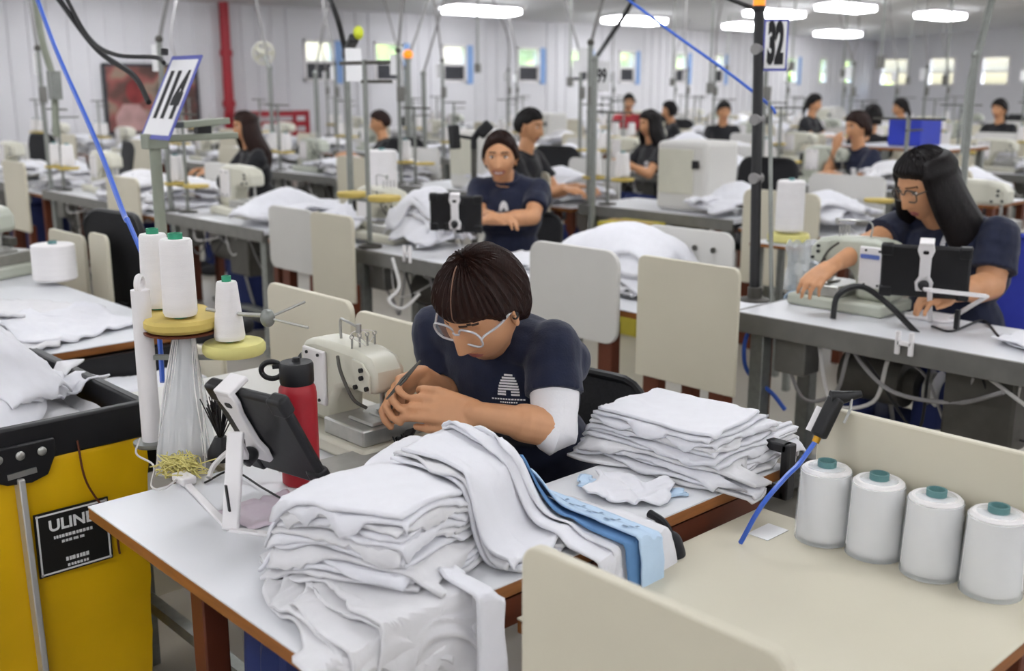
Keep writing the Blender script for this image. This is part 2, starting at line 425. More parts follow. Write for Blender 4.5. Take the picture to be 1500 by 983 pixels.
MB().box(((a.x+b.x)/2, WY-.055, 1.34), (b.x-a.x, .03, 1.06)).build('print', pm, t)
f = MB()
for s, d in (((a.x, WY-.06, 1.34), (.05, .05, 1.1)), ((b.x, WY-.06, 1.34), (.05, .05, 1.1)), (((a.x+b.x)/2, WY-.06, .8), (b.x-a.x, .05, .05)), (((a.x+b.x)/2, WY-.06, 1.88), (b.x-a.x, .05, .05))): f.box(s, d)
f.build('frame', M['dark'], t)
fig = MB(); c = aty(190, 160, WY-.08)
fig.prism([(-.2,-.5),(.25,-.5),(.3,-.05),(.16,.1),(-.1,.1),(-.24,-.1)], (c.x, WY-.07, c.z-.02), X, Z, .004); fig.build('printed_figure', mat('print_pink', '#b08c8a', .6, var=.2, scale=4), t)
fig = MB().prism([(0.16*math.cos(k*PI/8), .2*math.sin(k*PI/8)) for k in range(16)], (c.x+.12, WY-.075, c.z+.28), X, Z, .004); fig.build('printed_figure', mat('print_red', '#7c2f2f', .6, var=.3, scale=5), t)
fig = MB().prism([(-.14,-.25),(.16,-.25),(.12,.25),(-.1,.25)], (c.x+.75, WY-.075, c.z+.38), X, Z, .004); fig.build('printed_figure', mat('print_ochre', '#a98a44', .6, var=.3, scale=5), t)
# red pipe dropping down the wall and red pipe rack
p0 = aty(328, 20, WY-.12)
t = thing('sprinkler_pipe', 'red vertical sprinkler pipe running down the left wall', 'pipe', (p0.x, WY-.12, 1.0))
MB().cyl((p0.x, WY-.12, .1), (p0.x, WY-.12, 3.0), .085).build('pipe', M['redp'], t)
for z in (1.25, 2.1): MB().cyl((p0.x, WY-.12, z-.05), (p0.x, WY-.12, z+.05), .11).build('coupling', M['redp'], t)
a, b = aty(347, 165, WY-.62), aty(453, 192, WY-.62)
t = thing('red_rack', 'red metal rack with slatted side against the far left wall', 'rack', ((a.x+b.x)/2, WY-.62, 0))
r = MB(); cx = (a.x+b.x)/2; wd = b.x-a.x
for z in (1.08, .9, .72): r.box((cx, WY-.62, z), (wd, .03, .1))
r.build('side_rails', M['redp'], t); r = MB()
for x in (a.x+.03, b.x-.03):
    MB().box((x, WY-.62, .56), (.06, .06, 1.12)).build('post', M['redp'], t); MB().box((x, WY-.2, .56), (.06, .06, 1.12)).build('post', M['redp'], t)
MB().box((cx, WY-.35, .6), (wd, .4, .04)).build('shelf', M['redp'], t)
# ------------------------------------------------------------------ people
def sstep(a, b, x):
    t = max(0., min(1., (x - a) / (b - a))); return t * t * (3 - 2 * t)
def gs(x, s): return math.exp(-x * x / (2 * s * s))
def head_pt(dx, dy, dz):
    x, y, z = .096 * dx, .075 * dy, .118 * dz
    if dx > 0: x = .096 * dx ** .82
    if dz < 0:
        q = -dz
        y *= 1 - .30 * q ** 1.3
        if dx < 0: x *= 1 - .5 * q
        else: x *= 1 - .06 * q
    if dx > .1:
        f = sstep(.1, .5, dx)
        t = (.018 - z) / .056
        if -.2 < t < 1.25:
            amp = .004 + .021 * max(0, min(1, t)) * (1 if t < 1 else max(0, 1 - (t - 1) / .2)); sg = .0075 + .0055 * max(0, min(1, t))
            x += f * amp * gs(y, sg) * sstep(-.2, .1, t)
        x += f * (-.011 * (gs(y - .031, .013) + gs(y + .031, .013)) * gs(z - .012, .010))
        x += f * .004 * gs(z - .034, .008) * (gs(y, .05))
        x += f * .005 * (gs(y - .040, .016) + gs(y + .040, .016)) * gs(z + .028, .018)
        x += f * gs(y, .018) * (.007 * gs(z + .060, .005) + .008 * gs(z + .073, .006) - .003 * gs(z + .0665, .0025))
        x += f * .008 * gs(y, .02) * gs(z + .102, .012)
    return Vector((x, y, z))
def head_mesh(mb, nu, nv, Mx, skin_i=0, lips_i=1, brow_i=2, smile=0):
    P = []; dirs = []
    for j in range(nv + 1):
        ph = PI * j / nv
        for i in range(nu):
            th = 2 * PI * i / nu; d = (math.sin(ph)*math.cos(th), math.sin(ph)*math.sin(th), math.cos(ph))
            P.append(head_pt(*d)); dirs.append(d)
    o = len(mb.v); mb.v += [tuple(Mx @ p) for p in P]
    for j in range(nv):
        for i in range(nu):
            q = (j*nu+i, (j+1)*nu+i, (j+1)*nu+(i+1) % nu, j*nu+(i+1) % nu)
            c = sum((P[k] for k in q), Vector()) / 4; k = skin_i
            if c.x > .05:
                zc = c.z - smile*9.*c.y*c.y
                wl_ = (.023 + .010*smile) * (1 - abs(zc + .067) / .05)
                if abs(c.y) < wl_ and -.0785 + .003*smile < zc < -.0565: k = lips_i if not (smile and abs(zc + .0665) < .0038 and abs(c.y) < .02) else 3
                if .013 < abs(c.y) < .05 and .0300 < c.z - .12*min(abs(c.y)-.013, .022) + .25*max(0, abs(c.y)-.035) < .0360: k = brow_i
            mb.f.append(tuple(a + o for a in q)); mb.m.append(k)
    return dirs
def hair_line(x, style):
    if style == 'male': pts = [(-.1, -.06), (-.03, -.045), (.0, .015), (.03, .03), (.055, .052), (.1, .068)]
    elif style == 'swept': pts = [(-.1, -.10), (-.03, -.07), (.005, -.018), (.035, .004), (.058, .040), (.1, .070)]
    else: pts = [(-.1, -.10), (-.03, -.07), (.005, -.005), (.035, .020), (.058, .052), (.1, .074)]
    for (a, b), (c, d) in zip(pts, pts[1:]):
        if x <= c: return b + (d - b) * max(0, (x - a)) / (c - a)
    return pts[-1][1]
def hair_cap(mb, nu, nv, Mx, style, thick, seed=0, fringe=0.):
    keep = {}; idx = []
    for j in range(nv + 1):
        ph = PI * j / nv
        for i in range(nu):
            th = 2 * PI * i / nu; d = Vector((math.sin(ph)*math.cos(th), math.sin(ph)*math.sin(th), math.cos(ph)))
            p = head_pt(*d); m = p.z - hair_line(p.x, style) + fringe * gs(p.y, .06 if fringe > 0 else .034) * (p.x > .03)
            az = math.atan2(p.y, p.x)
            strand = .0022 * math.sin(az * 46 + 3 * noise.noise(Vector((p.y*30, p.z*12, seed)))) + .004 * noise.noise(Vector((az*3, p.z*10, seed+5.)))
            t = thick * sstep(-.004, .022, m) * (1 + .25 * sstep(.0, -.08, p.x)) + strand * sstep(0, .02, m) + (.0015 if m > 0 else -.004)
            n = Vector((d.x/.096, d.y/.075, d.z/.118)).normalized()
            idx.append((p + n * t, m))
    o = len(mb.v); mb.v += [tuple(Mx @ p) for p, m in idx]
    for j in range(nv):
        for i in range(nu):
            q = (j*nu+i, (j+1)*nu+i, (j+1)*nu+(i+1) % nu, j*nu+(i+1) % nu)
            if max(idx[k][1] for k in q) > -.006: mb.f.append(tuple(a + o for a in q)); mb.m.append(mb.k)
def hand_caps(mb, wrist, d, pn, side, curl=(.5,.5,.55,.6), spread=.09, thumb=(.55,.35), s=1.0, pinch=0., seg=10):
    """wrist point, d = direction wrist->knuckles, pn = palm normal (out of the palm), side=+1 left hand / -1 right; returns knuckles/tips"""
    wrist = Vector(wrist); d = Vector(d).normalized(); pn = Vector(pn); pn = (pn - d * pn.dot(d)).normalized()
    lat = d.cross(pn) * side          # towards the thumb
    L = .088 * s; tips = []
    for k in range(4):
        a = wrist + lat * (.018 - .012 * k) * s; b = wrist + d * L * (1 - .03 * abs(k - 1)) + lat * (.030 - .0205 * k) * s
        mb.capsule(a, b, .0135 * s, .0105 * s, seg)
    mb.ell(wrist + d * L * .5, (1, 1, 1) and (.042*s, .036*s, .0145*s), Matrix((d, lat, pn)).transposed())
    lens = [(.040,.024,.020), (.044,.028,.021), (.041,.026,.021), (.033,.019,.018)]
    for k in range(4):
        b = wrist + d * L * (1 - .03 * abs(k - 1)) + lat * (.030 - .0205 * k) * s
        dirv = (d + lat * spread * (1.5 - k)).normalized(); c = curl[k]; r = [.0098, .009, .0082, .0072]
        for q in range(3):
            ax = dirv.cross(pn)
            ang = c * (.75, 1.0, .7)[q]
            dirv = (dirv * math.cos(ang) + pn * math.sin(ang)).normalized(); pn2 = pn
            e = b + dirv * lens[k][q] * s
            mb.capsule(b, e, r[q] * s * (.9 if k == 3 else 1), r[q+1] * s * (.9 if k == 3 else 1), seg)
            b = e
            pn = (pn - dirv * pn.dot(dirv)); pn = pn.normalized() if pn.length > 1e-3 else pn2
        tips.append(b); pn = pn2 if False else Vector(hand_caps.pn)
    base = wrist + d * .022 * s + lat * .024 * s
    td = (d * math.cos(thumb[0]) + lat * math.sin(thumb[0]) + hand_caps.pn * thumb[1]).normalized()
    j1 = base + td * .042 * s; mb.capsule(base, j1, .0150 * s, .0115 * s, seg)
    td = (td + d * .35 - lat * .25 * (1 + pinch) + hand_caps.pn * pinch * .4).normalized(); j2 = j1 + td * .032 * s; mb.capsule(j1, j2, .0112 * s, .0098 * s, seg)
    td = (td + d * .2 - lat * .15 + hand_caps.pn * pinch * .3).normalized(); j3 = j2 + td * .024 * s; mb.capsule(j2, j3, .0098 * s, .0078 * s, seg)
    return tips, j3
def hand(mb, wrist, d, pn, side, **k):
    dd = Vector(d).normalized(); p = Vector(pn); hand_caps.pn = (p - dd * p.dot(dd)).normalized()
    return hand_caps(mb, wrist, dd, hand_caps.pn.copy(), side, **k)
def ik(a, t, l1, l2, pole):
    a, t = Vector(a), Vector(t); v = t - a; L = min(v.length, (l1 + l2) * .999); v.normalize(); t = a + v * L
    x = (l1*l1 - l2*l2 + L*L) / (2*L); h = math.sqrt(max(l1*l1 - x*x, 0))
    p = Vector(pole); p = (p - v * p.dot(v)).normalized()
    return a + v * x + p * h, t
def rot_fu(f, u=Z):
    f = Vector(f).normalized(); l = Vector(u).cross(f).normalized(); u = f.cross(l)
    return Matrix((f, l, u)).transposed()
def joints(x, y, yaw, lean=.25, hz=.52, sc=1.0, turn=0.):
    """seated skeleton; yaw = facing direction angle in the plan"""
    f = Vector((math.cos(yaw), math.sin(yaw), 0)); l = Z.cross(f)
    J = dict(f=f, l=l); hip = Vector((x, y, hz)); up = (Z * math.cos(lean) + f * math.sin(lean)).normalized()
    J['hip'] = hip; J['up'] = up; J['waist'] = hip + up * .15 * sc; J['chest'] = hip + up * .33 * sc; J['sm'] = hip + up * .45 * sc
    fs = (f * math.cos(turn) + l * math.sin(turn)); ls = Z.cross(fs)
    J['fs'] = fs; J['ls'] = ls
    J['sl'] = J['sm'] + ls * .165 * sc; J['sr'] = J['sm'] - ls * .165 * sc
    J['neck'] = J['sm'] + up * .05
    return J
def person(label, J, hd_f, hd_c, hands, opt):
    """J joints, hd_f head forward vector, hd_c head centre, hands = {'l': (wrist, dir, palm), 'r': ...}"""
    o = dict(skin='skin', hair='hair', style='short', shirt='navy', voxel=.008, nu=64, nv=48, girth=1.0, name='person', glasses=False, legs=True, male=False, eyes=True, thick=.016, group='people at work', pants='navyd', sleeve=.62, hs=1.0, hu=None, hk={}, legf=None)
    o.update(opt); g = o['girth']; f, l, up = J['f'], J['l'], J['up']; fs, ls = J['fs'], J['ls']
    t = thing(o['name'], label, 'person', (J['hip'].x, J['hip'].y, 0), o['group'])
    RT_ = Matrix((fs, ls, up)).transposed()
    b = MB(); s = MB()
    def torso(mb, e):
        mb.ell(J['hip'], (.125*g+e, .165*g+e, .12+e), RT_); mb.ell(J['waist'], (.105*g+e, .14*g+e, .16+e), RT_)
        mb.ell(J['chest'], (.112*g+e, .162*g+e, .16+e), RT_)
        mb.capsule(J['sl'] - ls*.03 - up*.02, J['sr'] + ls*.03 - up*.02, .052 + e*.7); mb.ell(J['sm'] - up*.06, (.085*g+e, .16*g+e, .08+e), RT_)
        if not o['male']:
            for sg in (1, -1): mb.ell(J['chest'] + fs*.062*g + ls*.066*sg - up*.005, (.058+e, .06+e, .062+e), RT_)
        mb.capsule(J['neck'] - up*.07, J['neck'] + up*.0, .085, .055)
        for q_ in ('sl', 'sr'): mb.capsule(J['neck'] - up*.045, J[q_] - up*.012, .060+e*.8, .050+e*.8); mb.capsule(J['chest'] + up*.02, J[q_] - up*.05, .09+e, .055+e)
    torso(b, 0); torso(s, .013)
    b.capsule(J['neck'] - up*.05, Vector(hd_c) - Vector((0,0,.05)), .058, .052)
    el = {}
    for k, sh, sg in (('l', J['sl'], 1), ('r', J['sr'], -1)):
        wr, hdv, pn = hands[k][:3]
        pole = hands[k][3] if len(hands[k]) > 3 else (-Z + ls * sg * .5 - fs * .25)
        if len(hands[k]) > 4: e, w_ = Vector(hands[k][4]), Vector(wr)
        else: e, w_ = ik(sh, wr, .275, .245, pole)
        el[k] = (sh, e, w_)
        b.capsule(sh, e, .050*g, .040*g); b.capsule(e, w_, .041*g, .026); b.ell(e, .041*g)
        q = .4; b.capsule(e, e.lerp(w_, q), .042*g, .041*g)
        hand(b, w_, hdv, pn, sg, s=o['hs'], **o['hk'].get(k, {}))
        c = sh.lerp(e, o['sleeve']); dd = (e - sh).normalized()
        s.capsule(sh, sh.lerp(e, .25), .053*g + .006, .058*g + .004); s.tube([sh.lerp(e, .05), sh.lerp(e, .3), c - dd*.02, c], [.055*g, .060*g, .062*g + .002, .062*g + .003], 18)
    if o["legs"]:
        pt = MB(); sh_ = MB(); lf = o['legf'] or f
        pt.ell(J['hip'] - Z*.01, (.135*g, .178*g, .125), RT_)
        for sg in (1, -1):
            hp = J['hip'] + l*.09*sg - Z*.02; kn = hp + lf*.40 + l*.05*sg + Z*.0; kn.z = .52; an = kn + lf*.06; an.z = .1
            b.capsule(hp, kn, .07, .05); b.capsule(kn, an, .05, .036)
            pt.capsule(hp, kn, .088*g, .068); pt.capsule(kn, an - Z*.02, .068, .055)
            sh_ = MB(); sh_.ell(an + lf*.07 - Z*.055, (.13, .047, .045), rot_fu(lf)); sh_.capsule(an - Z*.05, an + Z*.02, .045); MB().mesh(remesh(sh_, .012, 1)).build('shoe', M['blackk'], t)
        pme = remesh(pt, .012, 3); pm_ = MB().mesh(pme); pm_.build('trousers', M[o['pants']], t)
        pass
    bm_ = remesh(b, o['voxel'], 3)
    B = MB().mesh(bm_)
    Hm = rot_fu(hd_f, o['hu'] or Z).to_4x4(); Hm.translation = Vector(hd_c)
    head_mesh(B, o['nu'], o['nv'], Hm, smile=o.get('smile', 0))
    if o['eyes']:
        for sg in (1, -1):
            B.mi(3); B.ell(Hm @ Vector((.0712, .031*sg, .011)), (.012, .0135, .0078), Hm.to_3x3()); B.mi(4); B.ell(Hm @ Vector((.0795, .031*sg, .0095)), (.0045, .0062, .0062), Hm.to_3x3())
            B.mi(2); B.capsule(Hm @ Vector((.083, .019*sg, .017)), Hm @ Vector((.079, .043*sg, .017)), .0022); B.mi(0)
    for sg in (1, -1):
        R_ = Hm.to_3x3() @ Matrix.Rotation(.35*sg, 3, 'Z')
        B.ell(Hm @ Vector((-.004, .073*sg, -.004)), (.018, .008, .030), R_); B.torus(Hm @ Vector((-.006, .079*sg, .004)), .017, .0045, R_ @ Matrix.Rotation(PI/2, 3, 'X'), 18, 6)
        B.ell(Hm @ Vector((.002, .076*sg, -.028)), (.008, .006, .010), R_)
    bo = B.build('body', [M[o['skin']], M['lips'], M['brow'], M['eyew'], M['iris']], t)
    sme = remesh(s, max(o['voxel'], .006), 3)
    for v in sme.vertices:
        c = v.co; nz = v.normal
        v.co = c + nz * (.006 * noise.noise(c * 11 + Vector((3, 1, 7))) + .003 * noise.noise(c * 27))
    SM = MB().mesh(sme)
    # collar
    SM.tube([J['neck'] + up*.012 + (fs*math.cos(a)*.068 + ls*math.sin(a)*.07) - up*(.035*max(0, math.cos(a))) for a in [2*PI*k/20 for k in range(21)]], .011, 6, cap=False)
    so = SM.build('shirt', M[o['shirt']], t)
    # hair
    hm = MB(); st = o['style']
    hair_cap(hm, max(o['nu'], 72), max(o['nv'], 56), Hm, 'male' if st == 'male' else ('swept' if st in ('bun', 'tied') else 'f'), o['thick'], seed=hash(label) % 50, fringe=o.get('fringe', 0))
    if st in ('long', 'tied', 'bun', 'bob'):
        q = MB()
        if st == 'long':
            for k in range(26):
                a = -2.05 + 4.1 * k / 25; a0 = PI + a
                p0 = Hm @ Vector((.085*math.cos(a0)*.9 - .005, .082*math.sin(a0), .03)); pT = Hm @ Vector((.055*math.cos(a0) - .01, .05*math.sin(a0), .098)); pm_ = Hm @ Vector((.092*math.cos(a0) - .005, .086*math.sin(a0), .055))
                dn = J['sm'] + (p0 - Vector(hd_c)) * 1.25; dn.z = J['sm'].z - .05 - .10 * abs(math.cos(a)) + random.uniform(-.03, .02)
                back = -fs * .035
                q.tube([pT, pT.lerp(pm_, .5) + (pT - Vector(hd_c))*.06, pm_, p0], [.016, .024, .028, .030], 8); q.tube(bez([p0, p0.lerp(dn, .35) + (p0 - Vector(hd_c))*.25, p0.lerp(dn, .7) + (p0 - Vector(hd_c))*.35 + back, dn + back], 4), [.030]*8 + [.032, .03, .028, .026, .018][:5], 8)
        elif st == 'tied':
            q.capsule(Hm @ Vector((-.09, 0, .0)), Hm @ Vector((-.12, 0, -.10)), .032, .026); q.capsule(Hm @ Vector((-.12, 0, -.10)), Hm @ Vector((-.105, 0, -.2)), .027, .012)
        elif st == 'bun': q.ell(Hm @ Vector((-.108, 0, -.02)), (.036, .042, .04), Hm.to_3x3()); q.ell(Hm @ Vector((-.08, 0, -.04)), (.05, .07, .05), Hm.to_3x3())
        elif st == 'bob':
            for k in range(18):
                a = PI - 1.75 + 3.5*k/17; q.capsule(Hm @ Vector((.085*math.cos(a), .083*math.sin(a), .03)), Hm @ Vector((.088*math.cos(a), .084*math.sin(a), o.get('bob', -.065))), .018, .012); q.capsule(Hm @ Vector((.05*math.cos(a)-.01, .05*math.sin(a), .088)), Hm @ Vector((.085*math.cos(a), .083*math.sin(a), .03)), .012, .02)
        rm = remesh(q, .008, 3); hm.mesh(rm)
    hm.build('hair', M[o['hair']], t)
    if o['glasses']:
        gl = MB(); ln = MB()
        for sg in (1, -1):
            c = Vector((.096, .033*sg, .006)); pts = [Hm @ (c + Vector((-.10*abs(a)*.6*(1 if a*sg > 0 else .3), a, b_))) for a, b_ in [(x_, y_) for x_, y_ in rrect(.054, .044, .018)]]
            gl.tube(pts + [pts[0]], .0024, 6, cap=False); ln.add(pts, [tuple(range(len(pts)))])
            gl.tube(bez([Hm @ Vector((.0945, .0602*sg, .010)), Hm @ Vector((.083, .064*sg, .013)), Hm @ Vector((.05, .079*sg, .014)), Hm @ Vector((.0, .083*sg, .012)), Hm @ Vector((-.018, .081*sg, -.006))], 5), .0026, 6)
        gl.tube([Hm @ Vector((.098, .008, .012)), Hm @ Vector((.102, 0, .014)), Hm @ Vector((.098, -.008, .012))], .0025, 6)
        go = gl.build('glasses', M[o.get('gmat', 'gframe')], t); ln.build('lens', M['glassr'], go)
    return t, so, Hm, el
def decal(name, polys, org, ux, uy, obj, m, parent, off=.0015, step=.004):
    """flat 2D quads laid onto the surface of obj along -normal"""
    me = obj.data; W = wm(obj); ux, uy = Vector(ux).normalized(), Vector(uy).normalized(); nz = ux.cross(uy)
    bv = BVHTree.FromPolygons([W @ v.co for v in me.vertices], [tuple(p.vertices) for p in me.polygons])
    mb = MB()
    for (x0, y0, x1, y1) in polys:
        nx = max(1, int(abs(x1-x0)/step)); ny = max(1, int(abs(y1-y0)/step)); o = len(mb.v); ok = True; vs = []
        for j in range(ny+1):
            for i in range(nx+1):
                p = Vector(org) + ux*(x0+(x1-x0)*i/nx) + uy*(y0+(y1-y0)*j/ny)
                h = bv.ray_cast(p + nz*.3, -nz)
                if h[0] is None: ok = False; break
                vs.append(h[0] + h[1]*off if h[1].dot(nz) > 0 else h[0] - h[1]*off)
            if not ok: break
        if ok: mb.add(vs, [(j*(nx+1)+i, j*(nx+1)+i+1, (j+1)*(nx+1)+i+1, (j+1)*(nx+1)+i) for j in range(ny) for i in range(nx)])
    if mb.v: return mb.build(name, m, parent)
def bhive(sc=1.):
    """striped dome mark with lines of tiny lettering below"""
    out = []; n = 8
    for k in range(n):
        y0 = -.022 + k*.0068; wd = .026*math.sqrt(max(0.08, 1 - (k/(n-.3))**1.7))
        if k < 2: out += [(-wd, y0, -.006, y0+.0046), (.006, y0, wd, y0+.0046)]
        else: out.append((-wd, y0, wd, y0+.0046))
    x = -.04
    while x < .036: d = random.uniform(.003, .006); out.append((x, -.033, x+d, -.0295)); x += d + .0018
    x = -.02
    while x < .018: d = random.uniform(.003, .005); out.append((x, -.040, x+d, -.0372)); x += d + .0018
    return [tuple(v*sc for v in q) for q in out]
# ------------------------------------------------------------------ the woman at the main bench
def main_woman():
    yaw = PI + .10
    J = joints(1.80, 1.60, yaw, lean=.42, hz=.52)
    sl, sr = atd(800, 494, 2.30), atd(648, 492, 2.50)
    sm = (sl + sr) / 2; J['sm'] = sm; J['hip'] = Vector((sm.x + .23, sm.y + .03, .53)); up = (sm - J['hip']).normalized(); J['up'] = up
    J['waist'] = J['hip'] + up*.15; J['chest'] = sm - up*.14; ls = (sl - sr); ls = (ls - up*ls.dot(up)).normalized(); fs = ls.cross(up)
    J['ls'], J['fs'] = ls, fs; J['sl'], J['sr'] = sm + ls*.165, sm - ls*.165
    J['neck'] = sm + up*.045
    hc = atd(708, 446, 2.21)
    h = (-RT*.62 - FW*.78).normalized(); hf = (h*math.cos(.62) - Z*math.sin(.62)).normalized()
    el_l = atd(814, 628, 2.245); wl_ = atd(694, 606, 2.18)
    el_r = atd(664, 590, 2.50); wr_ = atd(617, 552, 2.30)
    dl = (atd(610, 588, 2.175) - wl_); dr = (atd(575, 572, 2.235) - wr_)
    hands = dict(l=(wl_, dl, (-RT*.25 + Z*-.45 + FW*.8), None, el_l), r=(wr_, dr, (-FW*.75 - Z*.5 + RT*.2), None, el_r))
    t, so, Hm, el = person('woman with brown hair, clear glasses and white arm sleeve, bent over a sewing machine', J, hf, hc, hands,
        dict(voxel=.0036, nu=150, nv=120, glasses=True, eyes=False, style='short', thick=.015, sleeve=.60, hu=(Z*1.0 + RT*.10), fringe=.03,
             hk=dict(l=dict(curl=(.42,.50,.58,.62), spread=.05, thumb=(.5,.25), pinch=.5), r=dict(curl=(.62,.75,.85,.95), spread=.04, thumb=(.45,.35), pinch=.7)), group=None))
    # parting line over the crown
    pts = []
    bv = BVHTree.FromPolygons([wm(c) @ v.co for c in t.children if c.name.startswith('hair') for v in c.data.vertices],
                              [tuple(p.vertices) for c in t.children if c.name.startswith('hair') for p in c.data.polygons])
    for k in range(26):
        a = .22 + 1.25*k/25; d = (Hm.to_3x3() @ Vector((math.cos(a), .14*math.cos(a) - .02, math.sin(a)*1.1))).normalized()
        hh = bv.ray_cast(Hm.translation + d*.4, -d)
        if hh[0]: pts.append(hh[0] - d*.0005)
    hair_o = [c for c in t.children if c.name.startswith('hair')][0]
    MB().tube(pts, [.0013 + .0008*math.sin(PI*k/(len(pts)-1)) for k in range(len(pts))], 6).build('parting', M['scalp'], hair_o)
    # earbud in the left ear
    MB().ell(Hm @ Vector((.004, .083, -.004)), (.010, .006, .010), Hm.to_3x3()).build('earbud', M['black'], t)
    # white arm sleeve from the cuff to the elbow
    sh, e, w_ = el['l']; sv = MB(); c0 = sh.lerp(e, .50); 
    pts = [c0, sh.lerp(e, .62), sh.lerp(e, .8), e - (e-sh).normalized()*.02, e + (e-sh).normalized()*.012, e.lerp(w_, .06) - Z*.004]
    sv.tube(bez(pts, 5), [.0545, .0545, .054, .054, .0535, .053, .0525, .052, .051, .0505, .0495, .0485, .048, .048, .0475, .0475, .047, .047, .0465, .0465, .046, .046, .0455, .045, .044, .042][:26], 22)
    tag(sv.build('arm_sleeve', mat('white_arm_sleeve', '#e4e2e4', .8, var=.02, bump=.15, bscale=200), t), 'white arm sleeve', None)
    # chest mark
    dn = fs
    uy = (Z - dn*Z.dot(dn)).normalized(); ux = uy.cross(dn)
    hit = atd(745, 562, 2.2)
    vd = ray(745, 566).normalized()
    bvs = BVHTree.FromPolygons([wm(so) @ v.co for v in so.data.vertices], [tuple(p.vertices) for p in so.data.polygons])
    hr = bvs.ray_cast(Vector((0, 0, EYE)), vd)
    if hr[0] is not None:
        n = (hr[1]*.5 - vd*.5).normalized(); uy = (Z - n*Z.dot(n)).normalized(); ux = uy.cross(n)
        decal('chest_logo', bhive(.95), hr[0], ux, uy, so, M['inkw'], so)
    # tweezers held in the right hand
    tw = thing('tweezers', 'dark tweezers held in the right hand of the woman at the machine', 'tweezers', atd(575, 580, 2.22))
    a, b = atd(616, 528, 2.21), atd(566, 585, 2.19)
    for q in (-.0035, .0035): MB().tube([a, a.lerp(b, .5) + RT*q, b + RT*q*.2], [.0022, .003, .0012], 6).build('arm', M['dgrey'], tw)
    return t, J
WOMAN, WJ = main_woman()
print('woman hip', WJ['hip'], 'sl', WJ['sl'], 'sr', WJ['sr'], 'chest', WJ['chest'])
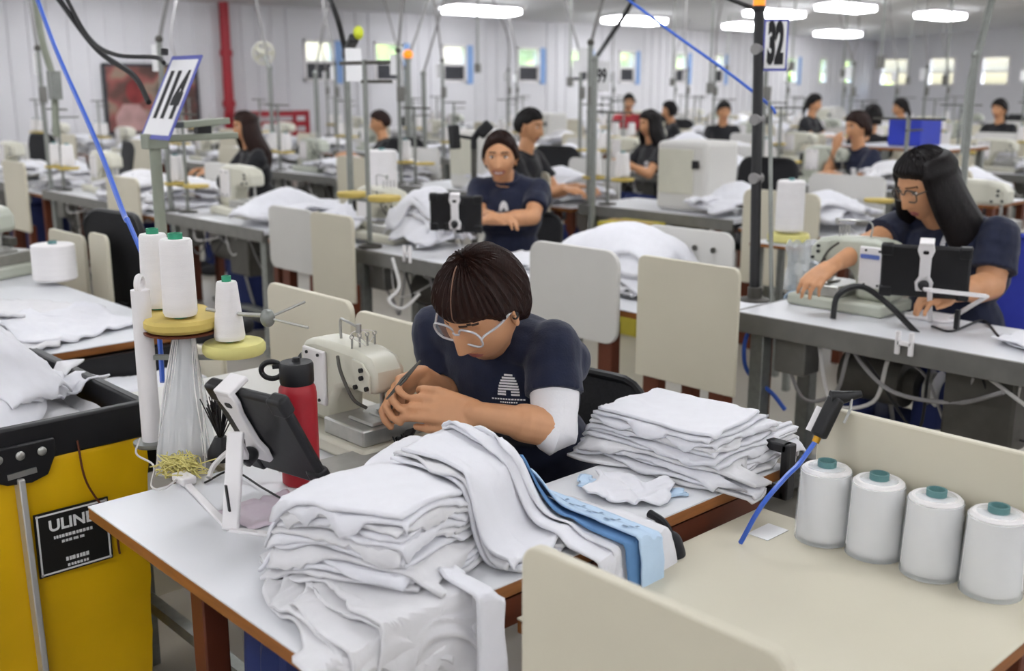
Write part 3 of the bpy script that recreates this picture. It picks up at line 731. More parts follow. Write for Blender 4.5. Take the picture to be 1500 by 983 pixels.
# ------------------------------------------------------------------ cloth: pieces dropped one after another on a height map
class Drop:
    def __init__(s, x0, x1, y0, y1, base, res=.008, edges=None, hang=True):
        s.x0, s.y0, s.res = x0, y0, res; s.nx = int((x1-x0)/res)+1; s.ny = int((y1-y0)/res)+1
        s.H = np.full((s.nx, s.ny), base, float); s.base = base; s.hk = 0; s.edges = edges or {}
    def blur(s, k):
        H = s.H.copy()
        for _ in range(k):
            P = np.pad(H, 1, mode='edge'); H = (P[:-2,1:-1]+P[2:,1:-1]+P[1:-1,:-2]+P[1:-1,2:]+2*P[1:-1,1:-1])/6
        return H
    def samp(s, H, x, y):
        i = np.clip((x-s.x0)/s.res, 0, s.nx-1.001); j = np.clip((y-s.y0)/s.res, 0, s.ny-1.001)
        a = i.astype(int); b = j.astype(int); u = i-a; v = j-b
        return H[a,b]*(1-u)*(1-v)+H[a+1,b]*u*(1-v)+H[a,b+1]*(1-u)*v+H[a+1,b+1]*u*v
    def sheet(s, name, c, size, rot, m, label=None, group=None, cat='garment piece', n=40, wr=.006, wdir=None, seed=0, th=.004, blur=6, edge=.02, lift=0., taper=0., hoff=0., curl=0., bulge=0., fold=0):
        nu = n; nv = max(8, int(n*size[1]/max(size[0], 1e-3))) if size[1] < size[0] else n; nv = min(nv, 60)
        if size[1] > size[0]*2: nv = min(60, int(n*1.6)); nu = max(8, n//3)
        U, V = np.meshgrid(np.linspace(-.5, .5, nu), np.linspace(-.5, .5, nv), indexing='ij')
        ex = np.zeros_like(U); ey = np.zeros_like(U); W = np.zeros_like(U)
        wd = rot + (wdir if wdir is not None else random.uniform(-.6, .6)); cw, sw = math.cos(wd), math.sin(wd)
        for i in range(nu):
            for j in range(nv):
                u, v = U[i,j], V[i,j]; p = Vector((u*4, v*4, seed*1.7))
                ex[i,j] = noise.noise(p*.8 + Vector((9, 2, 0)))*edge; ey[i,j] = noise.noise(p*.8 + Vector((1, 7, 3)))*edge
                X_, Y_ = u*size[0], v*size[1]; a = X_*math.cos(wdir or 0)+Y_*math.sin(wdir or 0); b = -X_*math.sin(wdir or 0)+Y_*math.cos(wdir or 0)
                q = noise.noise(Vector((a*4, b*17, seed*3.1))); q2 = noise.noise(Vector((a*9+4, b*34, seed*2.3)))
                r = max(abs(u), abs(v))*2
                W[i,j] = wr*((1-abs(q)*2.2)*.8 + .4*q2)*(.35+.75*r*r) + bulge*(1-min(1, r))**.7
        sx = size[0]*(1 - taper*(V+.5)); lx = U*sx + ex; ly = V*size[1] + ey
        x = c[0]+lx*math.cos(rot)-ly*math.sin(rot); y = c[1]+lx*math.sin(rot)+ly*math.cos(rot)
        Hb = np.maximum(s.blur(blur), s.H)
        z = s.samp(Hb, x, y) + th*.6 + .0012 + np.maximum(W, -.0005) + lift
        E = s.edges; s.hk += 1; px, py, pz = x.copy(), y.copy(), z.copy()
        for key, sign in (('x0', -1), ('y0', -1), ('x1', 1), ('y1', 1)):
            if key not in E: continue
            arr = px if key[0] == 'x' else py; d = (arr - E[key])*sign; k = d > 0
            arr[k] = E[key] + sign*(np.minimum(d[k], .014) + .006 + .0035*min(s.hk,40)**.8 + W[k]*1.2 + .05*d[k] + hoff); pz[k] = pz[k] - np.maximum(d[k]-.010, 0)*.97
        mb = MB(); mb.v = [(float(px[i,j]), float(py[i,j]), float(pz[i,j])) for i in range(nu) for j in range(nv)]
        mb.f = [(i*nv+j, (i+1)*nv+j, (i+1)*nv+j+1, i*nv+j+1) for i in range(nu-1) for j in range(nv-1)]; mb.m = [0]*len(mb.f)
        o = mb.build(name, m); so = o.modifiers.new('thickness', 'SOLIDIFY'); so.thickness = th; so.offset = 0
        # raise the height map where the piece lies
        a = np.clip(((x-s.x0)/s.res).round().astype(int), 0, s.nx-1); b = np.clip(((y-s.y0)/s.res).round().astype(int), 0, s.ny-1)
        G = np.zeros_like(s.H); UU = np.linspace(0, nu-1, nu*3); VV = np.linspace(0, nv-1, nv*3)
        def up(A):
            i0 = np.clip(UU.astype(int), 0, nu-2); j0 = np.clip(VV.astype(int), 0, nv-2); fu = (UU-i0)[:,None]; fv = (VV-j0)[None,:]
            return A[i0][:,j0]*(1-fu)*(1-fv)+A[i0+1][:,j0]*fu*(1-fv)+A[i0][:,j0+1]*(1-fu)*fv+A[i0+1][:,j0+1]*fu*fv
        ux, uy, uz = up(x), up(y), up(z-np.maximum(W,-.0005)*.7)+th*.6
        a = ((ux-s.x0)/s.res).round().astype(int); b = ((uy-s.y0)/s.res).round().astype(int); ok = (a>=0)&(a<s.nx)&(b>=0)&(b<s.ny)
        np.maximum.at(s.H, (a[ok], b[ok]), uz[ok])
        if label: tag(o, label, cat, group)
        return o
ORD = ['bottom','second','third','fourth','fifth','sixth','seventh','eighth','ninth','tenth','eleventh','twelfth','thirteenth','fourteenth','fifteenth','sixteenth','seventeenth','eighteenth','nineteenth','twentieth']
def layer_name(i, n): return 'topmost' if i == n-1 else ('bottommost' if i == 0 else ORD[i] + ' from bottom')
TX0, TY0, TZ = .70, 1.15, .75
# ------------------------------------------------------------------ main L-shaped work table
def slab(parent, poly, z1, th, top_m, edge_m, name='tabletop'):
    mb = MB(); mb.prism(poly, (0,0,z1-.003), X, Y, .003); o = mb.build(name, top_m, parent)
    e = MB().prism(poly, (0,0,z1-th), X, Y, th-.003); e.build('wood_edge', edge_m, parent, bevel=.002); return o
t = thing('work_table', 'white topped L-shaped work table with brown wood edge in front of the woman', 'table', (1.1, 1.5, 0))
slab(t, [(TX0,TY0),(1.86,TY0),(1.86,1.42),(1.40,1.42),(1.32,1.50),(1.32,1.925),(TX0,1.925)], TZ, .026, M['white_top'], M['wood'])
for x, y in ((.83,1.72),(.83,1.24),(1.24,1.78),(1.80,1.22),(1.80,1.37)): MB().box((x,y,.362),(.05,.05,.724)).build('leg', M['leg_br'], t, bevel=.004)
MB().bar((.83,1.72,.12),(.83,1.24,.12),.03).build('cross_rail', M['leg_br'], t); MB().bar((.80,1.74,.69),(.80,1.26,.69),.03,.05).build('apron', M['leg_br'], t)
MB().bar((1.0,1.17,.69),(1.78,1.17,.69),.02,.05).build('apron', M['leg_br'], t)
# things stored under it
bb = thing('pleated_bag', 'deep blue pleated bag standing under the front edge of the white table', 'bag', (.97, 1.50, 0))
pr = []
mb = MB(); n = 72; vs = []
for k, (zz, rr) in enumerate([(0,.15),(.02,.165),(.3,.17),(.58,.16),(.62,.15),(.62,.13),(.3,.13)]):
    for i in range(n): a = 2*PI*i/n; r_ = rr*(1+.045*math.sin(a*18)); vs.append((.97+r_*math.cos(a), 1.50+r_*math.sin(a), zz))
mb.add(vs, [(k*n+i, k*n+(i+1)%n, (k+1)*n+(i+1)%n, (k+1)*n+i) for k in range(6) for i in range(n)] + [tuple(range(n))[::-1], tuple(6*n+i for i in range(n))])
mb.build('pleated_body', M['navyd'], bb); MB().torus((.97,1.50,.615),.145,.012).build('rim', M['navyd'], bb)
cb = thing('drawer_box', 'pale metal drawer box under the white table behind the hanging sleeve', 'box', (1.14, 1.30, 0))
MB().box((1.13,1.31,.36),(.30,.20,.56)).build('body', M['cream_lt'], cb, bevel=.008); MB().box((1.13,1.31,.66),(.32,.22,.03)).build('lid', M['cream'], cb, bevel=.006)
MB().bar((1.06,1.196,.5),(1.2,1.196,.5),.012).build('handle', M['steel'], cb)
for x in (1.01,1.25):
    for y in (1.23,1.39): MB().cyl((x,y,0),(x,y,.09),.014).build('foot', M['black'], cb)
# ------------------------------------------------------------------ garments on the main table
DR = Drop(.5, 2.2, .85, 2.1, TZ+.001, .008, edges=dict(x0=TX0-.001, y0=TY0-.001, x1=1.865))
G1 = 'white garment pieces fanned out at the front of the white table'
nC = 5
for i in range(nC):
    DR.sheet('garment_piece', (.862+.008*i, 1.262-.012*i+.016*(i%2)), (.25-.012*i, .40-.02*i), -.30+.06*i, M['cloth2'], 'white garment, %s of the spread hanging over the front table corner' % layer_name(i, nC), G1, wr=.012, wdir=.5, seed=i+1, blur=5, edge=.05)
nA = 12
DR.H += np.fromfunction(lambda i,j: .030*np.exp(-((i*.008+.5-1.15)/.10)**2-((j*.008+.85-1.47)/.10)**2), DR.H.shape)
GA = 'white garments bundled in the tall pile before the woman'
for i in range(nA):
    k = i/nA
    DR.sheet('garment_piece', (1.03-.01*k+random.uniform(-.004,.004), 1.365+.01*k+random.uniform(-.010,.010)), (.43-.06*k, .285-.06*k), .36+random.uniform(-.06,.06), M['cloth'] if i%3 else M['cloth2'],
             'white garment, %s in the tall pile before the woman' % layer_name(i, nA), GA, wr=.004 if i < nA-1 else .003, wdir=.3, seed=20+i, blur=5, edge=.022, th=.006)
nB = 3
GB = 'white garments in the rounded pile beside the blue strip'
for i in range(nB):
    DR.sheet('garment_piece', (1.15+random.uniform(-.008,.008), 1.30+random.uniform(-.008,.008)), (.17-.01*i, .29-.015*i), .15+random.uniform(-.1,.1), M['cloth2'] if i%2 else M['cloth'],
             'white garment, %s in the rounded pile left of the blue strip' % layer_name(i, nB), GB, wr=.005, wdir=1.1, seed=50+i, blur=5, edge=.025, th=.006)
nD = 3
BX = aty(910, 812, 1.125).x; SX = aty(710, 880, 1.125).x; print('BX', BX, 'SX', SX)
GD = 'flat white garments lying at the right edge of the table'
for i in range(nD):
    DR.sheet('garment_piece', (1.285+.006*i, 1.25+.004*i), (.17, .44-.02*i), .06+random.uniform(-.07,.07), M['cloth'],
             'flat white garment right of the blue strip, %s over the edge' % layer_name(i, nD), GD, wr=.006, wdir=1.3, seed=70+i, blur=8, edge=.03)
DR.sheet('printed_strip', (BX-.028, 1.27), (.05, .46), .03, M['bcloth2'], 'mid blue sheet for the shaded underside beneath the pale blue printed strip', None, 'cloth strip', wr=.002, hoff=.012, lift=.003, seed=81, edge=.01, blur=3, n=30)  # shadow under the printed strip put into a darker blue sheet
bs = DR.sheet('printed_strip', (BX, 1.275), (.062, .53), .02, M['bcloth'], 'pale blue printed strip laid across the white garments to the table edge', None, 'cloth strip', wr=.002, hoff=.020, lift=.005, seed=82, edge=.008, blur=2, n=40)
# grey print marks on the strip
mk = MB(); me = bs.data; nu_, nv_ = 13, 60
bvh = BVHTree.FromPolygons([v.co for v in me.vertices], [tuple(p.vertices) for p in me.polygons])
for k in range(9):
    y0 = 1.10 + k*.042
    for (a, b, da, db) in ((0,0,.014,.010),(.016,.004,.008,.006),(-.014,.006,.006,.012)):
        cx, cy = BX+a, y0+b; vs = []
        for (sx, sy) in ((-1,-1),(1,-1),(1,1),(-1,1)):
            h = bvh.ray_cast(Vector((cx+sx*da/2, cy+sy*db/2, 1.3)), Vector((0,0,-1)))
            if h[0]: vs.append(h[0]+Vector((0,0,.0042)))
        if len(vs) == 4: mk.add(vs, [(0,1,2,3)])
if mk.v: mk.build('print_marks', mat('grey_blue_print', '#7f93ab', .8), bs)
g = DR.sheet('green_tape', (1.27, 1.455), (.016, .06), 1.2, mat('green_tape', '#8fdc9a', .6), 'short pale green tape on the white garments near her forearm', None, 'tape', wr=.001, seed=90, edge=.002, blur=1, n=14, th=.001)
# narrow sleeve dangling over the table edge
DR.sheet('dangling_sleeve', (SX-.03, 1.05), (.054, .235), .0, M['cloth'], 'narrow white sleeve dangling over the table edge by the front cream panel', None, 'sleeve', wr=.004, wdir=1.57, seed=95, edge=.008, blur=2, n=34, th=.006)
nE = 12
GE = 'flat white shirts stacked at the right end of the white table'
for i in range(nE):
    k = i/nE
    DR.sheet('folded_shirt', (1.735+random.uniform(-.005,.005), 1.335+random.uniform(-.010,.010)), (.29-.08*k, .37-.09*k), .10+random.uniform(-.07,.07), M['cloth'] if i%4 else M['cloth2'],
             'white shirt, %s in the flat stack at the right table end' % layer_name(i, nE), GE, 'shirt', wr=.003, wdir=.9, seed=100+i, blur=4, edge=.022, th=.006)
s1 = Vector((1.54, 1.34, 0))
for i, (cx, cy, r_) in enumerate([(1.47, 1.36, .5),(1.545, 1.20, -.3)]):
    DR.sheet('blue_scrap', (cx, cy), (.05, .03), r_, M['bcloth'], ['pale blue scrap on the white table near the elbow with white sleeve','pale blue scrap in front of the stacked shirts'][i], None, 'fabric scrap', wr=.006, seed=120+i, edge=.02, blur=3, n=18)
DR.sheet('garment_piece', (1.50, 1.27), (.12, .15), .5, M['cloth'], 'crumpled white garment between the flat shirts and the stacked shirts', None, wr=.014, seed=130, edge=.03, blur=6, n=30)
# black cloth bag hanging off the right table edge
bk = MB(); c = Vector((1.425, 1.105, .665)); bk.ell(c, (.034,.026,.075), nu=24, nv=18); bk.ell(c+Vector((-.02,.0,-.05)), (.046,.028,.042)); bk.ell(c+Vector((.005,.005,.05)), (.024,.02,.03))
me = remesh(bk, .005, 3)
for v in me.vertices: v.co += v.normal*.008*noise.noise(v.co*16)
t = thing('hanging_bag', 'black cloth bag hanging below the right table edge by the blue strip', 'bag', (1.425,1.085,.52)); MB().mesh(me).build('pouch', M['blackk'], t)
MB().tube(bez([(1.43,1.10,.70),(1.435,1.13,.745),(1.437,1.17,.757)],6),.008).build('loop', M['blackk'], t)
# ------------------------------------------------------------------ sewing machine (local: needle at origin, arm runs along +y, operator at +x)
def machine(label, loc, enamel='mach', name='sewing_machine', group=None, detail=True, rz=0, logo=False):
    t = thing(name, label, 'sewing machine', (0,0,0), group)
    b = MB().box((.0,.12,.025),(.26,.44,.05)); b.build('base', M[enamel], t, bevel=.012)
    b = MB().box((.0,.03,.075),(.22,.20,.05)); b.box((-.02,.0,.105),(.11,.12,.012)); b.build('steel_bed', M['steel'], t, bevel=.006)
    MB().box((0,0,.113),(.05,.06,.006)).build('needle_plate', M['steel'], t, bevel=.002)
    prof = [(.33,.05),(.345,.08),(.345,.25),(.315,.292),(.25,.305),(.06,.300),(-.01,.285),(-.04,.25),(-.042,.185),(.03,.178),(.10,.18),(.145,.165),(.17,.125),(.175,.05)]
    b = MB().prism(prof, (-.055,0,0), Y, Z, .11); b.build('arm', M[enamel], t, bevel=.018)
    b = MB().prism([(-.035,.19),(.035,.19),(.05,.28),(.0,.275),(-.035,.245)], (-.062,0,0), Y, Z, .006)
    b.build('face_plate', M[enamel], t, bevel=.003)
    b = MB().box((-.06,.25,.19),(.012,.12,.17)); b.build('rear_cover', M['wplast'], t, bevel=.01)
    for y, z in ((.0,.255),(.0,.232),(.03,.20),(-.025,.205),(.22,.26),(.28,.26),(.22,.12),(.28,.12)): MB().cyl((-.0615,y,z),(-.070,y,z),.007 if y < .1 else .005,seg=12).build('screw', M['black'], t)
    b = MB().cyl((0,0,.19),(0,0,.135),.006); b.cyl((0,0,.135),(0,0,.112),.0016); b.build('needle_bar', M['steel'], t)
    b = MB().cyl((.012,.012,.19),(.012,.012,.125),.005); b.box((.006,0,.12),(.022,.045,.005)); b.build('presser_foot', M['steel'], t)
    b = MB().lathe([(.0,0),(.05,0),(.058,.008),(.058,.022),(.045,.03),(.0,.03)],(0,.347,.19),Matrix.Rotation(-PI/2,3,'X')); b.build('handwheel', M['black'], t)
    for k in range(3):
        MB().lathe([(0,0),(.014,0),(.016,.004),(.010,.008),(.015,.012),(.008,.026),(0,.026)],(.055,.05+.05*k,.25),Matrix.Rotation(PI/2,3,'Y'),16).build('tension_dial', M['steel'], t)
    if detail:
        b = MB().tube(bez([(0,.20,.30),(0,.20,.36),(-.02,.14,.37),(-.03,.06,.365)],6),.004,8); b.cyl((-.03,.06,.375),(-.03,.06,.35),.008); b.build('thread_guide', M['steel'], t)
        b = MB()
        for k in range(4): b.cyl((-.04+.025*k,.08,.30),(-.04+.025*k,.08,.33),.003); b.torus((-.04+.025*k,.08,.335),.006,.0016,Matrix.Rotation(PI/2,3,'X'),12,5)
        b.build('thread_eyelets', M['steel'], t)
        b = MB()
        for k in range(4): b.tube(bez([(-.03,.06,.36),(-.04+.025*k,.08,.335),(.05,.06+.03*k,.26),(.04,.03,.2),(.005,0,.16)],5),.0011,5)
        b.build('thread_lines', M['thread'], t)
        b = MB().tube(bez([(-.075,.10,.28),(-.09,.06,.24),(-.08,.02,.17),(-.05,.0,.14)],6),.005); b.build('air_tube', M['dgrey'], t)
        b = MB().box((.03,-.015,.14),(.04,.05,.035)); b.build('looper_cover', M['dgrey'], t, bevel=.004)
    if logo:
        me = text_mesh('kansai', .03, .0006) if False else None
        b = MB(); b.prism(rrect(.085,.018,.006),(-.0705,.24,.235),-Y,Z,-.001)
        b.build('name_badge', mat('badge_blue','#5d72b8',.5), t)
    t.location = loc; t.rotation_euler = (0,0,rz); return t
def cone(name, label, loc, r0, r1, h, tip='green', group=None, tilt=None, cat='thread cone', wrap=False):
    t = thing(name, label, cat, (0,0,0), group)
    MB().lathe([(0,.006),(r0*.92,.006),(r0,.014),(r0*.995,h*.12),(r1+(r0-r1)*.1,h*.9),(r1,h*.97),(r1*.9,h),(0,h)],seg=32).build('wound_thread', M['thread'], t)
    rt = min(r1*.45,.017)
    MB().lathe([(rt,-.0),(rt,h+.012),(rt*.8,h+.012),(rt*.75,h-.01),(0,h-.012)],seg=20).build('core', M[tip], t)
    if wrap:
        MB().lathe([(r0*1.03,0),(r0*1.05,h*.1),(r1*1.05,h*.95),(r1*.7,h*1.01)],seg=28).build('film_wrap', M['bag'], t)
    t.location = loc; return t
def tablet(label, c, yaw, tilt, w=.25, h=.18, stand=None, group=None):
    """black tablet whose back looks along direction yaw; a white clip holds it"""
    t = thing('tablet_computer', label, 'tablet', c, group)
    n = Vector((math.cos(yaw)*math.cos(tilt), math.sin(yaw)*math.cos(tilt), math.sin(tilt))); ux = Z.cross(n).normalized(); uy = n.cross(ux); R_ = Matrix((ux,uy,n)).transposed(); c = Vector(c)
    o = MB().box(c,(w,h,.02),R_).build('case', M['black'], t, bevel=.009)
    for sx in (-1,1):
        for sy in (-1,1): MB().box(c+ux*sx*(w/2-.018)+uy*sy*(h/2-.018),(.04,.04,.028),R_).build('corner_bumper', M['black'], t, bevel=.007)
    MB().box(c-n*.0105,(w-.03,h-.03,.002),R_).build('screen', M['dark'], t)
    g = thing('tablet_clip', label.replace('black tablet', 'white clip holding the black tablet') if False else '', 'clip', c)
    return t, ux, uy, n, R_, g
def clip_on(g, label, c, ux, uy, n, h, arm_to=None, group=None):
    g['label'] = label
    if group: g['group'] = group
    c = Vector(c); p = [(-.022,h*.5+.012),(.022,h*.5+.012),(.026,h*.5-.01),(.017,h*.3),(.017,-.01),(.028,-.03),(.024,-.06),(-.024,-.06),(-.028,-.03),(-.017,-.01),(-.017,h*.3),(-.026,h*.5-.01)]
    b = MB().prism(p, c+n*.012, ux, uy, .012); b.box(c+uy*(h*.5+.012)-n*.0,(.044,.012,.05),Matrix((ux,uy,n)).transposed()); b.build('clip_body', M['wplast'], g, bevel=.003)
    MB().prism(rrect(.018,.012,.005), c+n*.0245+uy*(h*.42), ux, uy, .001).build('clip_slot', M['black'], g)
    MB().ell(c+n*.04-uy*.03,.017).build('ball_joint', M['black'], g)
    if arm_to:
        pts = [c+n*.05-uy*.035] + [Vector(q) for q in arm_to]
        MB().tube([c+n*.03-uy*.03, pts[0], pts[0].lerp(pts[1],.15)],[.012,.013,.011],10).build('pivot', M['black'], g)
        for a, b_ in zip(pts, pts[1:]): MB().bar(a,b_,.016,.010).build('arm', M['wplast'], g, bevel=.002)
# ------------------------------------------------------------------ machine bench of the main woman
t = thing('machine_bench', 'grey metal topped machine bench joined behind the white work table', 'bench', (1.2,2.2,0))
MB().prism([(1.02,1.93),(1.50,1.93),(1.50,2.62),(1.02,2.62)],(0,0,.725),X,Y,.025).build('benchtop', M['cream_lt'], t, bevel=.003)
for x in (1.06,1.46):
    for y in (1.97,2.58): MB().box((x,y,.362),(.05,.05,.724)).build('leg', M['galv'], t, bevel=.003)
MB().bar((1.06,2.0,.2),(1.06,2.55,.2),.03).build('cross_rail', M['galv'], t)
N = atz(560, 602, .84); print('needle', N)
MAINM = machine('cream sewing machine with steel bed in front of the woman with the arm sleeve', (N.x, N.y, .751)); MAINM.scale = (.8,.74,.74)
# extra steel table plate in front of the machine
sp = thing('steel_plate', 'flat steel plate set before the needle beside the red bottle', 'plate', (N.x-.05,N.y-.10,.752))
MB().box((N.x-.06,N.y-.10,.776),(.30,.14,.012)).build('plate', M['steel'], sp, bevel=.003)
for dx in (-.17,.05): MB().box((N.x+dx,N.y-.09,.761),(.02,.14,.019)).build('spacer', M['dgrey'], sp)
MB().box((N.x-.12,N.y-.15,.7835),(.07,.02,.004)).build('scale', M['wplast'], sp)
# black thread snips and lint under the hands
sn = thing('lint_brush', 'small black lint brush beside the needle under the hands', 'brush', (N.x+.03,N.y-.06,.79)); MB().bar((N.x-.02,N.y-.10,.795),(N.x+.06,N.y-.03,.80),.02,.012).build('handle', M['black'], sn, bevel=.003)
b = MB()
for k in range(26): p = Vector((N.x-.03+random.uniform(-.015,.015),N.y-.11+random.uniform(-.012,.012),.786)); b.cyl(p,p+Vector((random.uniform(-.01,.01),random.uniform(-.01,.01),.03)),.0016,seg=5)
b.build('bristles', M['black'], sn)
# red bottle
bp = atz(442, 706, .75); print('bottle', bp)
t = thing('water_bottle', 'red water bottle with black loop lid beside the tablet', 'bottle', (bp.x,bp.y,.75))
o = Vector((bp.x,bp.y,.75))
MB().lathe([(0,0),(.034,0),(.0375,.004),(.0375,.185),(.036,.197),(.031,.206),(.029,.210),(0,.210)],o,seg=40).build('bottle_body', M['red'], t)
MB().lathe([(0,.206),(.0325,.206),(.0335,.210),(.0335,.244),(.031,.249),(0,.250)],o,seg=36).build('lid', M['black'], t)
lp = MB(); cc = o+Vector((0,0,.232))-RT*.048; pts = [cc+(-RT)*(.021*math.cos(a))+Z*(.017*math.sin(a)) for a in [2*PI*k/24 for k in range(25)]]
lp.tube(pts,.0055,8,cap=False); lp.bar(o+Z*.243-RT*.02,o+Z*.240-RT*.045,.02,.008); lp.build('carry_loop', M['black'], t, bevel=.001)
MB().lathe([(0,0),(.008,0),(.007,.008),(0,.009)],o+Vector((0,0,.2495)),seg=14).build('vent_knob', M['black'], t)
# tablet on white stand
tc_ = atd(394, 634, 1.98); print('tablet', tc_)
tb, ux, uy, n, R_, g = tablet('black tablet in rugged case on white stand, left of the red bottle', tc_, PI*1.06, -.50, w=.205, h=.215)
foot = atz(338, 776, .752)
b1 = atz(270, 705, .755); b2 = atz(425, 786, .755); knee = atd(346, 640, 1.93)
clip_on(g, 'white clip stand with angled leg holding the tablet by the red bottle', tc_-ux*.034, ux, uy, n, .20, arm_to=[knee])
MB().bar(knee+Z*.01, foot, .030, .014).build('leg', M['wplast'], g, bevel=.003)
MB().bar(foot, b1, .014, .006).build('foot_bar', M['wplast'], g, bevel=.001); MB().bar(foot, b2, .014, .006).build('foot_bar', M['wplast'], g, bevel=.001)
MB().bar(foot+Vector((.0,.0,.035)), foot+Vector((-.004,.0,.085)), .006, .003).build('slot', M['black'], g)
MB().box(b1+Vector((.0,.0,.006)),(.03,.05,.016)).build('clamp_pad', M['wplast'], g, bevel=.003)
cable('tablet_cable','thin black cable lying on the white table behind the stand leg',[atz(300,707,.755),atz(340,690,.757),atz(385,715,.757),atz(420,735,.757)],.0022,M['cable'])
# milky plastic sheet beside the heap
wq = atz(395,748,.752); mb = MB()
for i in range(18):
    for j in range(12): mb.v.append((wq.x-.075+.15*i/17, wq.y-.06+.12*j/11, .7525+.012*abs(noise.noise(Vector((i*.4,j*.4,2))))))
mb.f=[(i*12+j,(i+1)*12+j,(i+1)*12+j+1,i*12+j+1) for i in range(17) for j in range(11)]; mb.m=[0]*len(mb.f)
o = mb.build('plastic_bag', mat('milky_film','#d3c4cf',.35,var=.03,spec=.6)); o.modifiers.new('s','SOLIDIFY').thickness=.001; tag(o,'pale pinkish plastic bag lying flat under the tablet','plastic bag')
# white hoop cable and black coil behind the tablet
cable('hoop_cable','pale hoop of tubing behind the stand leg of the tablet',[atz(306,700,.76),atd(315,680,2.15),atd(345,655,2.15),atd(385,648,2.15),atz(412,690,.77)],.006,M['cablew'])
t = thing('wire_brush','black bristly brush standing behind the tablet stand','brush',atz(325,675,.752))
q = atz(325,672,.752); MB().lathe([(0,0),(.03,0),(.028,.02),(.012,.05),(0,.05)],q).build('holder',M['black'],t); b=MB()
for k in range(40):
    a=random.uniform(0,2*PI); rr=random.uniform(.0,.04); b.tube([q+Z*.04,q+Vector((rr*math.cos(a),rr*math.sin(a),.12+random.uniform(-.02,.02)))],.0014,5)
b.build('bristles',M['black'],t)
# ------------------------------------------------------------------ thread stand with yellow discs
d1 = atd(266,472,2.30); d2 = atd(343,509,2.30); d3 = atd(258,461,2.42)
pb = atd(216,560,2.32)
st = thing('thread_stand','white thread stand with three yellow discs left of the tablet','thread stand',(pb.x,pb.y,.75))
post = Vector((pb.x,pb.y,.752)); top = Vector((pb.x,pb.y,1.10))
MB().tube([post,top],[.021,.020],16).build('wrapped_post',M['wplast'],st)
MB().torus(top+Z*.012,.016,.007,Matrix.Rotation(PI/2,3,'X')@Matrix.Rotation(.8,3,'Y'),20,8).build('hook',M['wplast'],st)
MB().lathe([(0,0),(.038,0),(.04,.004),(.04,.010),(0,.012)],post,seg=28).build('foot',M['galv'],st)
def disc(c,r,m): MB().lathe([(0,-.013),(r*.93,-.013),(r,-.006),(r,.006),(r*.93,.013),(0,.013)],c,seg=40).build('disc',M[m],st)
disc(d1,.079,'ydisc'); disc(d2,.067,'ydisc2'); disc(d3,.075,'ydisc')
MB().lathe([(0,-.002),(.08,-.002),(.08,.002),(0,.002)],d1-Z*.018,seg=36).build('disc_liner',M['leg_br'],st)
for d,nm in ((d1,1),(d2,1),(d3,1)): MB().bar(Vector((pb.x,pb.y,d.z-.022)),d-Z*.022,.012,.010).build('arm',M['galv'],st)
rod = [atd(302,453,2.27),atd(350,460,2.27),atd(388,462,2.27)]
MB().tube(rod,.0045,8).build('rod',M['steel'],st)
clampc=atd(392,466,2.27); MB().ell(clampc,(.016,.016,.02)).build('rod_clamp',M['galv'],st)
MB().tube([clampc,atd(447,442,2.30)],.003,8).build('guide_rod',M['steel'],st); MB().tube([clampc,atd(452,480,2.24)],.003,8).build('guide_rod',M['steel'],st)
c1 = d1+RT*.003+Z*.013-FW*.012; cone('thread_cone','white thread cone with green tip at front of upper yellow disc',c1,.036,.034,.170,group='thread cones on the yellow discs')
c3 = d3-RT*.040+Z*.013; cone('thread_cone','white thread cone with green tip at the back, next to the blue hose',c3,.034,.030,.172,group='thread cones on the yellow discs')
cone('thread_cone','narrow white thread cone alone on the lower pale yellow disc',d2+Z*.013-RT*.008,.033,.022,.132,group='thread cones on the yellow discs')
# hanging bundle of loose threads below the discs and film bag
b = MB()
for k in range(90):
    a = random.uniform(-1,1); p0 = atd(270+a*14,480,2.30+random.uniform(-.02,.02)); p2 = atd(270+a*40+random.uniform(-6,6),690+random.uniform(-25,8),2.30+random.uniform(-.045,.045))
    mid = p0.lerp(p2,.5)+Vector((random.uniform(-.01,.01),random.uniform(-.01,.01),0)); b.tube(bez([p0,mid,p2],4),.0012,4,cap=False)
tb2 = tag(b.build('thread_bundle',M['thread']),'loose white threads hanging in a bundle below the yellow disc','thread bundle',None,kind='stuff')
mb = MB(); n=30; zt=[(480,15,.02),(540,22,.028),(600,33,.04),(650,40,.05),(688,38,.048)]; vs=[]
for (py,hw,hd) in zt:
    c=atd(270,py,2.30); hwm=hw*2.30/FPX
    for i in range(n):
        a=2*PI*i/n; r_=1+.12*math.sin(a*5+py*.02); vs.append(c+RT*hwm*math.cos(a)*r_+FW*hd*math.sin(a)*r_)
mb.add(vs,[(k*n+i,k*n+(i+1)%n,(k+1)*n+(i+1)%n,(k+1)*n+i) for k in range(4) for i in range(n)])
tag(mb.build('film_bag',M['bag']),'clear film bag hanging around the loose white threads','plastic bag')
b = MB()
for k in range(60):
    q=[atz(262+random.gauss(0,16),692+random.gauss(0,8),.753)+Z*random.uniform(0,.03) for _ in range(4)]; b.tube(bez(q,4),.0013,4,cap=False)
tag(b.build('thread_tangle',mat('yellow_thread','#d7cd83',.8)),'tangle of pale yellow thread at the foot of the thread stand','thread tangle',kind='stuff')
cable('loose_thread','white cord looping from the yellow cart to the thread stand',[atd(205,642,2.32),atd(200,665,2.28),atd(225,682,2.22),atd(222,712,2.12),atd(240,716,2.05),atz(262,700,.76)],.0022,M['cablew'])
cable('air_hose','blue air hose passing down behind the thread cones',[atd(186,320,2.6),atd(210,378,2.55),atd(228,440,2.5),atd(235,510,2.45),atd(238,560,2.42)],.006,M['hose'])
